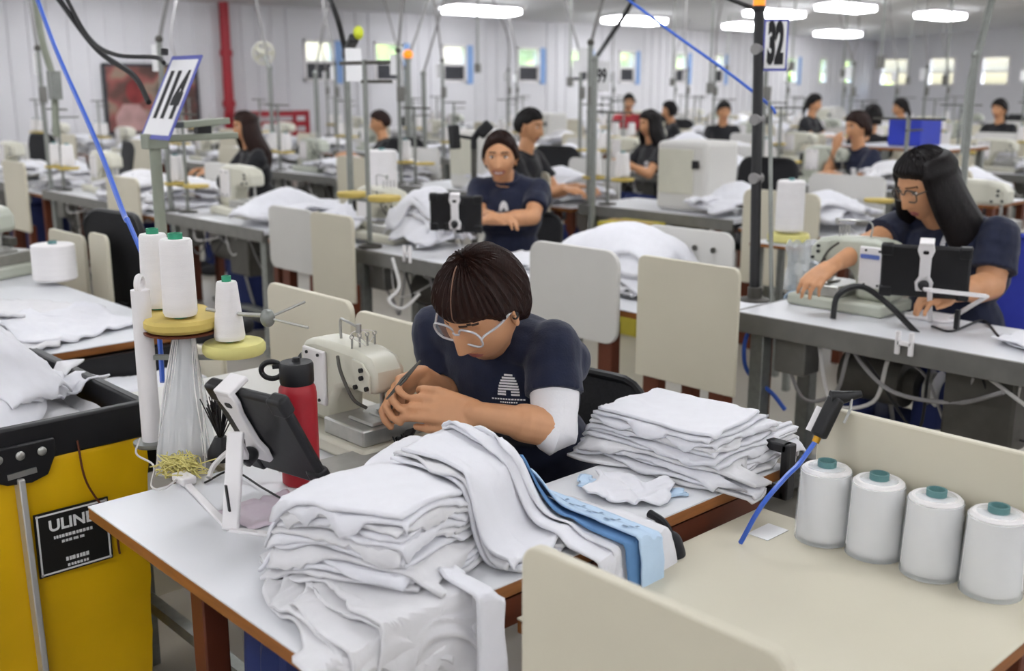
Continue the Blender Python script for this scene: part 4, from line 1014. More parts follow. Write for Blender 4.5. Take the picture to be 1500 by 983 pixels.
# ------------------------------------------------------------------ yellow tub cart
YF=2.31; xr=.985; xl=-.05; yb=3.0; zt_=.80
t = thing('tub_cart','yellow vinyl tub cart with black rim holding white garments','cart',(.45,2.65,0))
def cartwall():
    mb=MB(); nu,nv=40,22; loop=[]
    per=[(xl,YF),(xr,YF),(xr,yb),(xl,yb)]
    seg=[(per[k],per[(k+1)%4]) for k in range(4)]
    ring=[]
    for (a,b_) in seg:
        for i in range(nu): ring.append((a[0]+(b_[0]-a[0])*i/nu,a[1]+(b_[1]-a[1])*i/nu))
    n=len(ring); vs=[]
    for j in range(nv+1):
        z=.12+(zt_-.05-.12)*j/nv; k=1-.05*(1-j/nv)
        for (x,y) in ring:
            cx,cy=(xl+xr)/2,(YF+yb)/2; X_=cx+(x-cx)*k; Y_=cy+(y-cy)*k
            w=noise.noise(Vector((x*4,y*4,z*5)))*.012+noise.noise(Vector((x*11,y*11,z*4)))*.005
            dx,dy=X_-cx,Y_-cy
            if abs(dy)/(yb-YF)>abs(dx)/(xr-xl): Y_+=math.copysign(w,dy)
            else: X_+=math.copysign(w,dx)
            vs.append((X_,Y_,z))
    fs=[(j*n+i,j*n+(i+1)%n,(j+1)*n+(i+1)%n,(j+1)*n+i) for j in range(nv) for i in range(n)]+[tuple(range(n))[::-1]]
    mb.add(vs,fs); o=mb.build('vinyl_tub',M['yellow'],t); o.modifiers.new('s','SOLIDIFY').thickness=-.004; return o
tubo=cartwall()
mb=MB()
for a,b_ in (((xl,YF),(xr,YF)),((xr,YF),(xr,yb)),((xr,yb),(xl,yb)),((xl,yb),(xl,YF))): mb.bar((a[0],a[1],zt_-.025),(b_[0],b_[1],zt_-.025),.026,.085)
mb.build('rim',M['black'],t,bevel=.006)
hx=atz(40,690,.75).x
pa=aty(28,700,YF-.022); pb_=aty(60,975,YF-.0)
pb_.y=YF-.022
MB().bar(pa,(pb_.x,YF-.022,.14),.036,.014).build('steel_strut',M['alu'],t,bevel=.003)
br=aty(28,674,YF-.02)
b=MB().prism([(-.085,.035),(.075,.035),(.078,.005),(.055,-.045),(.02,-.055),(-.03,-.05),(-.07,-.03)],(br.x,YF-.014,br.z),X,Z,.014); b.build('bracket',M['black'],t,bevel=.004)
for dx in (-.045,.0,.045): MB().ell((br.x+dx,YF-.031,br.z+.012),(.010,.005,.010)).build('rivet',M['steel'],t)
MB().bar((br.x-.03,YF-.031,br.z-.03),(br.x+.03,YF-.031,br.z-.026),.004,.012).build('bracket_slot',M['steel'],t)
MB().box(((xl+xr)/2,(YF+yb)/2,.10),(xr-xl-.04,yb-YF-.04,.03)).build('base_board',M['wood'],t,bevel=.004)
for x in (xl+.1,xr-.1):
    for y in (YF+.1,yb-.1):
        w_=MB().cyl((x-.014,y,.04),(x+.014,y,.04),.04); o=w_.build('caster',M['black'],t); MB().box((x,y,.075),(.045,.05,.03)).build('fork',M['steel'],o)
# printed label on the tub
l0,l1,l2=aty(50,757,YF-.02),aty(160,737,YF-.02),aty(56,851,YF-.02); lw=(l1.x-l0.x); lh=(l0.z-l2.z); lc=Vector(((l0.x+l1.x)/2,YF-.013,(l0.z+l2.z)/2))
la=MB().box(lc,(lw,.004,lh)).build('printed_label',M['labelb'],t)
b=MB(); e=.006
for (cx,cz,dx,dz) in ((0,lh/2-e,lw-e,.004),(0,-lh/2+e,lw-e,.004),(-lw/2+e,0,.004,lh-e),(lw/2-e,0,.004,lh-e)): b.box(lc+Vector((cx,-.003,cz)),(dx,.001,dz))
b.build('label_border',M['inkw'],la)
MB().mesh(text_mesh('ULINE',.036,.0010,1.02),mtx(lc+Vector((-.004,-.004,.040)),X,Z)).build('lettering',M['inkw'],la)
b=MB()
def dashes(cx,cz,wd,hh):
    x=-wd/2
    while x<wd/2: d=random.uniform(.003,.007); b.box(lc+Vector((cx+x,-.0025,cz)),(d,.001,hh)); x+=d+.002
dashes(0,.012,.085,.007); dashes(0,-.001,.05,.006); dashes(.005,-.045,.05,.009); dashes(.005,-.06,.045,.006); b.build('small_print',M['inkw'],la)
cable('dark_cord','thin dark red cord hanging down the front of the yellow cart',[(xr-.16,YF-.016,.76),(xr-.15,YF-.022,.66),(xr-.10,YF-.022,.55),(xr-.09,YF-.02,.47)],.0025,M['leg_br'])
# garments heaped in the cart
D2=Drop(-.3,1.2,2.1,3.2,.70,.012,edges={})
for i in range(D2.nx):
    for j in range(D2.ny):
        x=D2.x0+i*D2.res; y=D2.y0+j*D2.res; D2.H[i,j]=.70+.20*math.exp(-((x-.62)/.30)**2-((y-2.64)/.26)**2)
D2.H[:, :int((2.335-2.1)/.012)] = .803; D2.H[int((.965+.3)/.012):, :] = .803
fill=MB()
nx_,ny_=40,30; gv=[]
for i in range(nx_+1):
    for j in range(ny_+1):
        x=xl+.03+(xr-xl-.06)*i/nx_; y=YF+.03+(yb-YF-.06)*j/ny_; gv.append((x,y,float(D2.samp(D2.H,np.array([x]),np.array([y]))[0])-.012+.01*noise.noise(Vector((x*9,y*9,0)))))
fill.add(gv,[(i*(ny_+1)+j,(i+1)*(ny_+1)+j,(i+1)*(ny_+1)+j+1,i*(ny_+1)+j+1) for i in range(nx_) for j in range(ny_)])
tag(fill.build('garment_filling',M['cloth2']),'white garments filling the yellow cart beneath the heaped pieces','garments',kind='stuff')
nH=12
for i in range(nH):
    a=random.uniform(0,6.28); D2.sheet('garment_piece',(.66+.17*math.cos(a)*(1-i/nH)+.05*(i%3-1),2.65+.10*math.sin(a)*(1-i/nH)),(.42,.28),random.uniform(-1,1),M['cloth'] if i%2 else M['cloth2'],'crumpled white garment, %s heaped in the yellow cart' % layer_name(i,nH),'garments heaped in the yellow cart',wr=.018,seed=200+i,blur=7,edge=.07,n=38,th=.005)
D2.sheet('garment_piece',(.78,2.54),(.22,.16),.6,M['cloth'],'crumpled white garment spilling to the right corner of the yellow cart',None,wr=.016,seed=240,blur=7,edge=.02,n=34,th=.005)
# ------------------------------------------------------------------ panels, chairs, posts
def panel(label, x, a, b, zb, m='cream', th=.018, r=.035, group=None, legs=(), name='divider_panel', corners=(0,0,1,1), zleg=0.):
    """upright board in the plane x; a, b = pixels of its upper left and upper right corners; bottom at pixel row zb or height"""
    A, B = atx(*a, x), atx(*b, x); z0 = zb if zb < 5 else atx((a[0]+b[0])/2, zb, x).z
    zt = (A.z + B.z) / 2; w_ = A.y - B.y; cy = (A.y + B.y)/2; h = zt - z0
    t = thing(name, label, 'panel', (x, cy, 0), group)
    MB().prism(rrect(w_, h, r, corners=corners), (x - th/2, cy, (zt+z0)/2), Y, Z, th).build('board', M[m], t, bevel=.003)
    for k in (legs or (.12, .88)):
        y = A.y - w_*k; MB().box((x+.03, y, z0/2 + .04), (.05, .07, z0 + .08)).build('leg', M['leg_br'], t, bevel=.003)
    return t
def office_chair(label, loc, rz, frame='black', fab='bmesh', group=None, hb=.52):
    t = thing('office_chair', label, 'chair', (0,0,0), group)
    s = MB().prism(rrect(.48,.48,.10), (0,0,.43), X, Y, .06); s.build('seat', M[fab], t, bevel=.02)
    poly = rrect(.44, hb, .09); b = MB(); n = len(poly)
    for off in (0, .022):
        for (u, v) in poly: b.v.append((.23 + off + .10*(v/hb) - .05*(1-(u/.22)**2) + .04, u, .50 + hb/2 + v))
    b.f = [tuple(range(n))[::-1], tuple(range(n, 2*n))] + [(i, (i+1)%n, n+(i+1)%n, n+i) for i in range(n)]; b.m = [0]*len(b.f)
    bo = b.build('backrest', M[fab], t)
    pts = [Vector(b.v[i]) + Vector((.011,0,0)) for i in range(n)]; MB().tube(pts+[pts[0]], .013, 8, cap=False).build('back_frame', M[frame], t)
    MB().tube(bez([(.10,0,.42),(.26,0,.40),(.32,0,.5),(.30,0,.62)],5), .022, 8).build('spine', M[frame], t)
    MB().cyl((0,0,.43),(0,0,.12),.03).build('column', M['black'], t)
    for k in range(5):
        a = 2*PI*k/5+.3; o = MB().bar((0,0,.11),(.29*math.cos(a),.29*math.sin(a),.085),.045,.03).build('base_arm', M['black'], t)
        MB().cyl((.29*math.cos(a)-.02*math.sin(a),.29*math.sin(a)+.02*math.cos(a),.035),(.29*math.cos(a)+.02*math.sin(a),.29*math.sin(a)-.02*math.cos(a),.035),.035).build('caster', M['black'], o)
    t.location = loc; t.rotation_euler = (0,0,rz); return t
def sign(label, text, c, ux, uy, w_, h_, border, size, xs=1., bold=.004):
    t = thing('number_sign', label, 'sign', c); m = mtx(c, ux, uy); uz = m.to_3x3() @ Z; ux = m.to_3x3() @ X; uy = m.to_3x3() @ Y
    MB().prism(rrect(w_, h_, .004), Vector(c), ux, uy, .003).build('plate', M[border], t)
    MB().prism(rrect(w_*.86, h_*.9, .003), Vector(c)+uz*.003, ux, uy, .0012).build('paper', M['paper'], t)
    m.translation = Vector(c) + uz*.0052
    MB().mesh(text_mesh(text, size, bold, xs), m).build('number', M['ink'], t); return t
def post(name, label, base, top, r, m, group=None, extras=()):
    t = thing(name, label, 'post', base, group); base, top = Vector(base), Vector(top)
    MB().tube([base, top], r, 10).build('pole', M[m], t)
    MB().lathe([(0,0),(r*3,0),(r*3,.006),(r*1.4,.012),(r*1.4,.05),(0,.05)], base, seg=16).build('base_flange', M['dgrey'], t)
    MB().ell(top, r*1.25).build('end_cap', M[m], t)
    for e in extras: e(t, base, top)
    return t
def box_extra(f, d, m='galv', nm='junction_box'):
    return lambda t, b, p: MB().box(b.lerp(p, f), d).build(nm, M[m], t, bevel=.004)
# ------------------------------------------------------------------ cream booth at the right front
t = thing('booth_table', 'cream booth table with four thread cones, right of the main work table', 'table', (1.3,.8,0))
slab(t, [(1.06,.545),(1.73,.545),(1.73,1.125),(1.06,1.125)], .70, .026, M['cream'], M['wood'])
for x in (1.11,1.68):
    for y in (.60,1.08): MB().box((x,y,.337),(.05,.05,.674)).build('leg', M['leg_br'], t, bevel=.003)
panel('front cream divider panel with rounded corners, nearest the camera', .89, (771,792), (1166,962), .40, r=.03)
bp_ = panel('tall cream back panel standing behind the four thread cones', 1.755, (1203,597), (1545,668), .40, legs=(.2,.8))
for i, (px, py, lb) in enumerate([(1204,788,'leftmost of the four white cones in clear film on the booth table'),(1279,810,'second from left of the four white cones in clear film'),(1361,838,'third from left of the four white cones in clear film'),(1450,866,'rightmost of the four white cones in clear film, cut by the frame')]):
    c = atz(px, py, .70); cone('thread_cone', lb, (c.x, c.y, .701), .0490, .0445, .140, 'teal', 'wrapped thread cones on the booth table', wrap=True)
tq = atz(1125, 780, .70); o = MB().box((tq.x,tq.y,.7012),(.07,.045,.001)).build('tape_patch', M['paper']); tag(o, 'pale patch of tape stuck on the cream booth table below the blue hose', 'tape')
# air blow gun hung over the back panel
g0 = atd(1212,618,1.99); t = thing('air_gun', 'black air blow gun hanging over the cream back panel', 'air gun', g0)
a, b = atd(1198,640,1.97), atd(1226,582,1.97)
MB().bar(a, b, .030, .022).build('handle', M['black'], t, bevel=.006)
MB().tube([b-RT*.012, b+RT*.012, atd(1262,577,1.97)], [.013,.012,.006], 10).build('nozzle', M['black'], t)
MB().tube(bez([atd(1248,578,1.965), atd(1245,600,1.965), atd(1236,620,1.965)],4), .003, 6).build('trigger', M['steel'], t)
MB().cyl(a, a+(a-b)*.14, .007).build('hose_fitting', M['gold'], t)
cable('air_hose', 'blue air hose trailing from the black air gun onto the booth table', [atd(1196,645,1.97), atd(1170,680,1.95), atd(1150,700,1.93), atd(1115,742,1.91), atz(1085,795,.706)], .0048, M['hose'])
MB_ = MB().tube([atd(1188,632,2.03), atd(1203,597,2.03)], [.011,.009], 10); tag(MB_.build('white_peg', M['wplast']), 'short white peg beside the black air gun at the panel end', 'peg')
cq = Vector((1.815,1.10,.70)); t = thing('bench_clamp', 'black clamp gripping the right corner of the white work table', 'clamp', cq)
b = MB(); b.box((1.83,1.165,.80),(.03,.08,.02)); b.box((1.83,1.13,.75),(.03,.02,.12)); b.box((1.83,1.165,.70),(.03,.08,.02)); b.build('jaw', M['black'], t, bevel=.004)
MB().cyl((1.83,1.19,.71),(1.83,1.19,.62),.006).build('screw', M['dgrey'], t); MB().bar((1.80,1.19,.63),(1.86,1.19,.63),.01).build('tommy_bar', M['dgrey'], t)
# panels behind the main machine
panel('cream panel behind the main machine, left one of the pair', 1.66, (394,413), (516,441), .40, legs=(.2,.8))
panel('cream panel directly behind the main machine and the woman\'s hands', 1.66, (523,448), (648,490), .40, legs=(.2,.8))
# chair of the main woman
office_chair('dark office chair behind the bent woman with glasses', (WJ['hip'].x-.09, WJ['hip'].y+.06, .01), .10, group=None, hb=.40).scale = (.9,.92,.88)
# ------------------------------------------------------------------ benches
def bench(label, x0, y1, L=1.28, dp=.60, detail=True, group=None, top='white_top'):
    t = thing('sewing_bench', label, 'bench', (x0, y1, 0), group)
    b = MB().box((x0+dp/2, y1-L/2, .735), (dp, L, .03)); b.build('benchtop', M[top], t, bevel=.004)
    e = MB().box((x0-.006, y1-L/2, .715), (.012, L+.02, .07)); e.box((x0+dp/2, y1+.005, .715), (dp, .012, .07)); e.build('metal_edge', M['gedge'], t, bevel=.002)
    for x in (x0+.06, x0+dp-.06):
        for y in (y1-.07, y1-L+.07): MB().box((x, y, .36), (.055,.055,.72)).build('leg', M['galv'], t, bevel=.004)
    MB().bar((x0+.3, y1-.07, .16), (x0+.3, y1-L+.07, .16), .05, .03).build('cross_rail', M['galv'], t)
    for y in (y1-.07, y1-L+.07): MB().bar((x0+.02, y, .05), (x0+dp-.02, y, .05), .06, .04).build('foot_bar', M['galv'], t)
    if detail:
        m = MB().cyl((x0+.24, y1-.32, .55), (x0+.24, y1-.54, .55), .085, seg=20); m.cyl((x0+.24,y1-.54,.55),(x0+.24,y1-.58,.55),.05); o = m.build('motor', M['dgrey'], t)
        MB().lathe([(0,0),(.06,0),(.05,.015),(.06,.03),(0,.03)], (x0+.24,y1-.615,.55), Matrix.Rotation(PI/2,3,'X')).build('pulley', M['steel'], o)
        MB().box((x0+.12, y1-.85, .56), (.12,.22,.24)).build('control_box', M['dgrey'], t, bevel=.01)
        MB().box((x0+.09, y1-.20, .62), (.10,.12,.14)).build('switch_box', M['gedge'], t, bevel=.006)
        MB().box((x0+.35, y1-.62, .10), (.24,.40,.02), Matrix.Rotation(.2,3,'Y')).build('treadle', M['dgrey'], t, bevel=.004)
        MB().tube([(x0+.35,y1-.5,.12),(x0+.28,y1-.45,.5)], .008).build('pitman_rod', M['steel'], t)
        for k in range(7):
            y = y1-.15-.14*k; q = [(x0+.02+.05*random.random(), y, .69), (x0+.03+.1*random.random(), y-.08, .45+.2*random.random()), (x0+.05+.12*random.random(), y-.2, .40+.25*random.random()), (x0+.06, y-.26, .66)]
            MB().tube(bez(q, 6), random.choice([.004,.005,.007]), 6).build('wiring', M[['cableg','cablew','cable'][k % 3]], t)
    return t
# right hand bench with the long-haired woman
E1 = atz(1078,452,.75)
RB = bench('white topped sewing bench with grey metal edge of the long-haired woman', 3.10, 2.16, 1.75, .44)
t = thing('cardboard_box', 'cream box standing under the right bench', 'box', (3.32,1.35,0)); q = atd(1302,583,3.55)
MB().box((3.30,1.50,.20),(.24,.20,.40)).build('carton', M['card'], t, bevel=.004); MB().box((3.30,1.50,.405),(.22,.18,.012)).build('lid', M['cream'], t)
t = thing('storage_bin', 'dark blue bin under the right bench beside the motor', 'bin', (3.42,1.78,0)); MB().box((3.42,1.78,.19),(.26,.24,.36),taper=1.1).build('body', M['navyd'], t, bevel=.01); MB().box((3.42,1.78,.38),(.30,.28,.02)).build('rim', M['navyd'], t, bevel=.005)
cable('blue_hose','blue hose looping at the left leg of the right bench',[atd(1098,480,3.82),atd(1090,510,3.82),atd(1096,545,3.85),atd(1130,575,3.8),atd(1150,600,3.8)],.008,M['hose'])
cable('long_cable','black cable arching over the right bench and down past its edge',[atd(1220,467,3.62),atd(1228,432,3.62),atd(1262,420,3.6),atd(1300,445,3.55),atd(1345,490,3.45),atd(1395,535,3.42)],.011,M['cable'])
cable('grey_cable','grey cable drooping below the right bench edge to the frame edge',[atd(1240,490,3.6),atd(1260,530,3.5),atd(1310,575,3.4),atd(1400,590,3.3),atd(1470,575,3.1)],.007,M['cableg'])
cable('grey_cable','pale cable running from the bench edge to the right frame edge',[atd(1345,495,3.4),atd(1400,520,3.3),atd(1450,555,3.2),atd(1510,600,3.1)],.006,M['cablew'])
cable('black_lead','thin black lead lying in zigzag on the right bench',[atz(1365,478,.755),atz(1395,485,.755),atz(1440,470,.755),atz(1470,497,.755),atz(1520,495,.755)],.004,M['cable'])
hk = thing('bench_hook','white plastic hook on the front edge of the right bench','hook',atx(1326,503,3.085)); c = atx(1326,503,3.085)
b = MB()
for dy in (-.022,.022): b.box((3.080,c.y+dy,c.z),(.012,.016,.075))
b.box((3.080,c.y,c.z),(.012,.05,.016)); b.build('hook_body', M['wplast'], hk, bevel=.003)
mk_ = MB().box(atx(1402,468,3.2),(.012,.014,.06)); tag(mk_.build('black_marker', M['black']),'small black upright marker pen on the right bench','marker')
m2 = atz(1238,432,.76); machine('pale green sewing machine with blue badge on the right bench', (3.45, m2.y+.0, .751), 'mach_g', logo=True).scale = (.85,-.85,.85)
t2c = atd(1355,398,3.42); tb, ux, uy, n, R_, g = tablet('black tablet in front of the long-haired woman at the right bench', t2c, PI+.42, -.25, w=.27, h=.18)
kn = atd(1362,425,3.38)
clip_on(g,'white clip and arm holding the tablet at the right bench', t2c, ux, uy, n, .18, arm_to=[kn, atz(1362,470,.755)])
MB().bar(kn, atd(1446,434,3.35), .02,.012).build('arm', M['wplast'], g, bevel=.002); MB().bar(atd(1446,434,3.35), atz(1390,468,.757), .016,.01).build('arm', M['wplast'], g, bevel=.002)
MB().prism(rrect(.12,.16,.03),atz(1365,466,.752),X,Y,.012).build('foot_plate', M['wplast'], g, bevel=.003)
t = thing('blue_scissors','pale blue garment scraps on the right bench near her right hand','scraps',atz(1150,430,.755)) if False else None
D3 = Drop(3.0,4.0,.4,2.3,.751,.012,edges=dict(x0=3.09,y1=2.175))
for i in range(4): D3.sheet('garment_piece', (3.30+.03*i, .95+.05*i), (.36,.40), .4*i, M['cloth'], 'white garment, %s heaped at the right end of the right bench' % layer_name(i,4), 'garments on the right bench', wr=.02, seed=300+i, blur=6, edge=.06, n=26)
c = atz(1150,425,.755); D3.sheet('blue_scrap',(c.x+.05,c.y-.05),(.13,.12),.4,M['bcloth'],'pale blue scrap near the right hand of the long-haired woman',None,'fabric scrap',wr=.02,seed=310,edge=.04,n=18)
D3.sheet('garment_piece',(c.x+.12,c.y-.16),(.20,.16),.2,M['cloth'],'white garment under the right hand of the long-haired woman',None,wr=.015,seed=311,edge=.04,n=20)
# plastic film packets standing behind the sign post
for i,(px,w_) in enumerate([(1140,.10),(1168,.12)]):
    c = atz(px,432,.755); mb = MB()
    for a in range(10):
        for b_ in range(10): mb.v.append((c.x+.12+.03*noise.noise(Vector((a*.5,b_*.5,i))), c.y-w_/2+w_*a/9, .755+.20*b_/9*(1-.15*abs(noise.noise(Vector((a*.6,0,i)))))))
    mb.f=[(a*10+b_,(a+1)*10+b_,(a+1)*10+b_+1,a*10+b_+1) for a in range(9) for b_ in range(9)]; mb.m=[0]*81
    o=mb.build('film_packet',M['bag']); o.modifiers.new('s','SOLIDIFY').thickness=.004; tag(o,['clear film packet right of the black post foot on the right bench','clear film packet beside the white garment on the right bench'][i],'packet')
# the long-haired woman
J = joints(3.95,1.62,PI,.18)
sm = atd(1392,338,3.78); J['sm']=sm; J['hip']=Vector((sm.x+.10,sm.y-.02,.54)); J['up']=up=(sm-J['hip']).normalized(); J['waist']=J['hip']+up*.14; J['chest']=sm-up*.13
f=Vector((math.cos(PI-.05),math.sin(PI-.05),0)); J['f']=f; J['l']=Z.cross(f); J['fs']=f; J['ls']=Z.cross(f); J['sl']=sm+J['ls']*.175; J['sr']=sm-J['ls']*.175; J['neck']=sm+up*.05
wr=atd(1222,388,3.70); wl2=atd(1400,432,3.50)
W2,so2,H2,el2=person('woman with long black hair and glasses at the right bench, reaching for cloth', J, (f*.9+Vector((0,.35,0))-Z*.42), atd(1357,272,3.70),
   dict(r=(wr,(atd(1192,408,3.66)-wr),(-Z*.8-RT*.3),None,atd(1278,358,3.84)), l=(wl2,(-X+Y*.5),(-Z),None,atd(1450,418,3.62))), dict(voxel=.006,style='long',hair='hairb',glasses=True,gmat='dgrey',girth=1.22,nu=96,nv=80,thick=.022,sleeve=.72,eyes=True,group=None,fringe=.0))
hr=BVHTree.FromPolygons([wm(so2)@v.co for v in so2.data.vertices],[tuple(p.vertices) for p in so2.data.polygons]).ray_cast(Vector((0,0,EYE)),ray(1388,352).normalized())
if hr[0] is not None:
    nn=(hr[1]*.5-ray(1388,352).normalized()*.5); nn.z*=.3; nn.normalize(); uy_=(Z-nn*nn.z).normalized(); decal('chest_logo',bhive(.85),hr[0],uy_.cross(nn),uy_,so2,M['inkw'],so2)
office_chair('blue fabric office chair behind the long-haired woman at the right bench',(J['hip'].x+.05,J['hip'].y-.14,.01),.0,'bluep','bluef',hb=.46)
# black post with the 32 sign
pt=atd(1112,12,3.92); pb3=atz(1105,440,.752)
def beacon(t,b,p):
    MB().lathe([(0,0),(.022,0),(.022,.05),(.012,.065),(0,.065)],p,seg=18).build('beacon_lens',M['orange'],t)
    for k in (.42,.62,.86): MB().tube([b.lerp(p,k)+Vector((-.022,0,0)),b.lerp(p,k)+Vector((.022,.0,0))],.021,12).build('tie',M['cableg'],t)
post('sign_post','tall black post with orange beacon carrying the 32 sign',pb3,pt,.019,'black',None,[beacon])
sc_=atd(1136,66,3.90); sign('white sign reading 32 with dark blue border on the black post','32',sc_,(RT*.96-FW*.28),Z,.088,.185,'signb',.19,.30,.012)
MB_=MB().tube([atz(1130,442,.752),atd(1128,150,3.95)],.008,8); tag(MB_.build('conduit',M['galv']),'thin grey conduit standing right beside the black sign post','conduit')
# black toggle tip at the end of the blue line
cable('air_line','blue air line crossing the upper right to the black sign post',[atd(905,-12,4.6),atd(985,48,4.4),atd(1065,105,4.15),atd(1125,152,3.96),atd(1136,166,3.93)],.006,M['hose'])
cable('power_cable','black cable running up from the beacon of the sign post',[atd(1110,14,3.93),atd(1080,3,3.95),atd(1040,-14,4.0)],.009,M['cable'])
# panels between the second row benches
panel('pale grey rounded panel behind the shoulder of the woman with arm sleeve',2.95,(778,349),(908,371),493,m='cream_lt',r=.06,legs=(.85,),corners=(1,1,1,1))
panel('tall cream panel on brown legs left of the black sign post',2.95,(937,374),(1085,392),566,legs=(.14,.82),r=.03)
pq=panel('pale panel with row of small dark holes behind the tall cream panel',3.55,(947,325),(1076,345),430,m='cream_lt',r=.05)
b=MB()
for px,py in ((992,361),(1018,363),(1045,367)): c=atx(px,py,3.535); b.cyl(c,c-X*.006,.012,seg=12)
b.build('bolt_heads',M['dgrey'],pq)
t=thing('wing_table','white wing table with wood edge between the panels of the second row','table',(3.3,2.75,0)); slab(t,[(3.0,2.25),(3.55,2.25),(3.55,3.15),(3.0,3.15)],.70,.026,M['white_top'],M['wood'])
for x in (3.04,3.5):
    for y in (2.3,3.1): MB().box((x,y,.337),(.05,.05,.674)).build('leg',M['leg_br'],t,bevel=.003)
D4=Drop(2.8,4.0,2.1,3.6,.701,.012,edges={}); D4.H += np.fromfunction(lambda i,j: .13*np.exp(-((i*.012-.58)/.16)**2-((j*.012-.82)/.22)**2), D4.H.shape)
for i in range(9): D4.sheet('garment_piece',(3.38+random.uniform(-.03,.03),2.92+random.uniform(-.04,.04)),(.36,.55),random.uniform(-.25,.25),M['cloth'] if i%3 else M['cloth2'],'white garment, %s in the heap behind the pale grey rounded panel' % layer_name(i,9),'garments heaped behind the pale grey panel',wr=.010,seed=330+i,blur=6,edge=.05,n=26,th=.012)
# ------------------------------------------------------------------ middle bench with the smiling woman
MBn=bench('white topped sewing bench with grey edge in front of the smiling woman',3.0,4.44,1.28,.46)
m3=atz(655,352,.76); machine('cream sewing machine on the middle bench, left of two black tablets',(3.28,m3.y+.18,.751)).scale=(.9,.9,.9)
for i,(px,py,w_) in enumerate([(646,310,.10),(687,314,.12)]):
    c=atd(px,py,4.85); tb,ux,uy,n,R_,g=tablet(['narrow black tablet on the middle bench, left of its white clip','black tablet beside the smiling woman\'s arm, right of its white clip'][i],c,PI+.75,-.1,w=w_,h=.17)
    if i==0:
        c2=atd(667,316,4.84); clip_on(g,'white clip stand between the two black tablets of the middle bench',c2,ux,uy,n,.17,arm_to=[atz(668,350,.755)])
    else: bpy.data.objects.remove(g)
hk=thing('bench_hook','white plastic hook on the front edge of the middle bench','hook',atx(597,372,2.985)); c=atx(597,372,2.985); b=MB()
for dy in (-.022,.022): b.box((2.982,c.y+dy,c.z),(.012,.016,.08))
b.box((2.982,c.y,c.z),(.012,.05,.016)); b.build('hook_body',M['wplast'],hk,bevel=.003)
D5=Drop(2.9,4.2,3.0,4.6,.751,.014,edges=dict(x0=2.99)); D5.H += np.fromfunction(lambda i,j: .17*np.exp(-((i*.014-.46)/.13)**2-((j*.014-1.2)/.17)**2), D5.H.shape)
for i in range(7): D5.sheet('garment_piece',(3.34+random.uniform(-.03,.03),4.22+random.uniform(-.04,.04)),(.26,.40),random.uniform(-.3,.3),M['cloth'],'white garment, %s in the heap left of the machine on the middle bench' % layer_name(i,7),'garments heaped on the middle bench',wr=.02,seed=350+i,blur=5,edge=.06,n=22,th=.012)
for i in range(3): D5.sheet('garment_piece',(3.30,3.38),(.40,.40),.2*i,M['cloth'],'white garment, %s spread below the smiling woman\'s arms' % layer_name(i,3),'garments spread before the smiling woman',wr=.012,seed=370+i,edge=.05,n=22)
cable('grey_cable','pale cable loop hanging below the front edge of the middle bench',[atd(575,378,4.9),atd(585,420,4.85),atd(570,440,4.8),atd(590,452,4.8),atd(615,430,4.8)],.008,M['cablew'])
cable('black_cable','black cable hanging down at the left leg of the middle bench',[atd(518,375,5.3),atd(508,410,5.3),atd(500,440,5.3)],.009,M['cable'])
sm=atd(745,276,5.32); J=joints(sm.x+.08,sm.y+.03,PI+.55,.1); J['sm']=sm; J['hip']=Vector((sm.x+.07,sm.y+.05,.56)); J['up']=up=(sm-J['hip']).normalized(); J['waist']=J['hip']+up*.15; J['chest']=sm-up*.13
f=J['f']; J['fs']=f; J['ls']=Z.cross(f); J['sl']=sm+J['ls']*.155; J['sr']=sm-J['ls']*.155; J['neck']=sm+up*.05
toC=(Vector((0,0,EYE))-sm); toC.z=0; toC.normalize()
wr=atd(720,316,5.08); wl3=atd(716,322,5.05)
W3,so3,H3,el3=person('smiling woman with dark tied hair in navy shirt, facing the camera at the middle bench',J,(toC-Z*.05+RT*-.1),atd(733,231,5.24),
   dict(l=(wl3,(-RT),(-Z),None,atd(780,318,5.16)),r=(wr,(RT*.6-FW*.4),-Z,None,atd(704,318,5.28))),dict(voxel=.008,style='bun',hair='hair',smile=1,nu=110,nv=96,thick=.016,group=None,skin='skin',fringe=-.022,sleeve=.68))
hr=BVHTree.FromPolygons([wm(so3)@v.co for v in so3.data.vertices],[tuple(p.vertices) for p in so3.data.polygons]).ray_cast(Vector((0,0,EYE)),ray(738,303).normalized())
if hr[0] is not None:
    nn=-ray(738,303).normalized(); nn.z*=.3; nn.normalize(); uy_=(Z-nn*nn.z).normalized(); decal('chest_logo',bhive(.9),hr[0],uy_.cross(nn),uy_,so3,M['inkw'],so3)
office_chair('black mesh office chair behind the smiling woman',(J['hip'].x-.04,J['hip'].y+.02,.01),.35,hb=.44).scale=(.9,.9,.92)
# ------------------------------------------------------------------ background: rows of stations
def ordw(i):
    w_ = ['first','second','third','fourth','fifth','sixth','seventh','eighth','ninth','tenth','eleventh','twelfth']
    return w_[i] if i < 12 else '%d%s' % (i+1, {1:'st',2:'nd',3:'rd'}.get((i+1) % 10, 'th') if (i+1) % 100 not in (11,12,13) else 'th')
REG = {}
def reg(o, key, desc, anchor=None):
    REG.setdefault((key, desc), []).append((proj(anchor if anchor is not None else o.location)[0], o)); return o
def finish_labels():
    for (key, desc), l in REG.items():
        l.sort(key=lambda q: q[0])
        for i, (_, o) in enumerate(l):
            n = len(l)
            o['label'] = desc if n == 1 else desc + (', leftmost of them' if i == 0 else ', rightmost of them' if i == n-1 else ', %s from the left' % ordw(i))
            if n > 1: o['group'] = key
ROWN = {2:'second',3:'third',4:'fourth',5:'fifth',6:'sixth',7:'seventh',8:'eighth',9:'ninth',10:'tenth',11:'eleventh',12:'twelfth'}
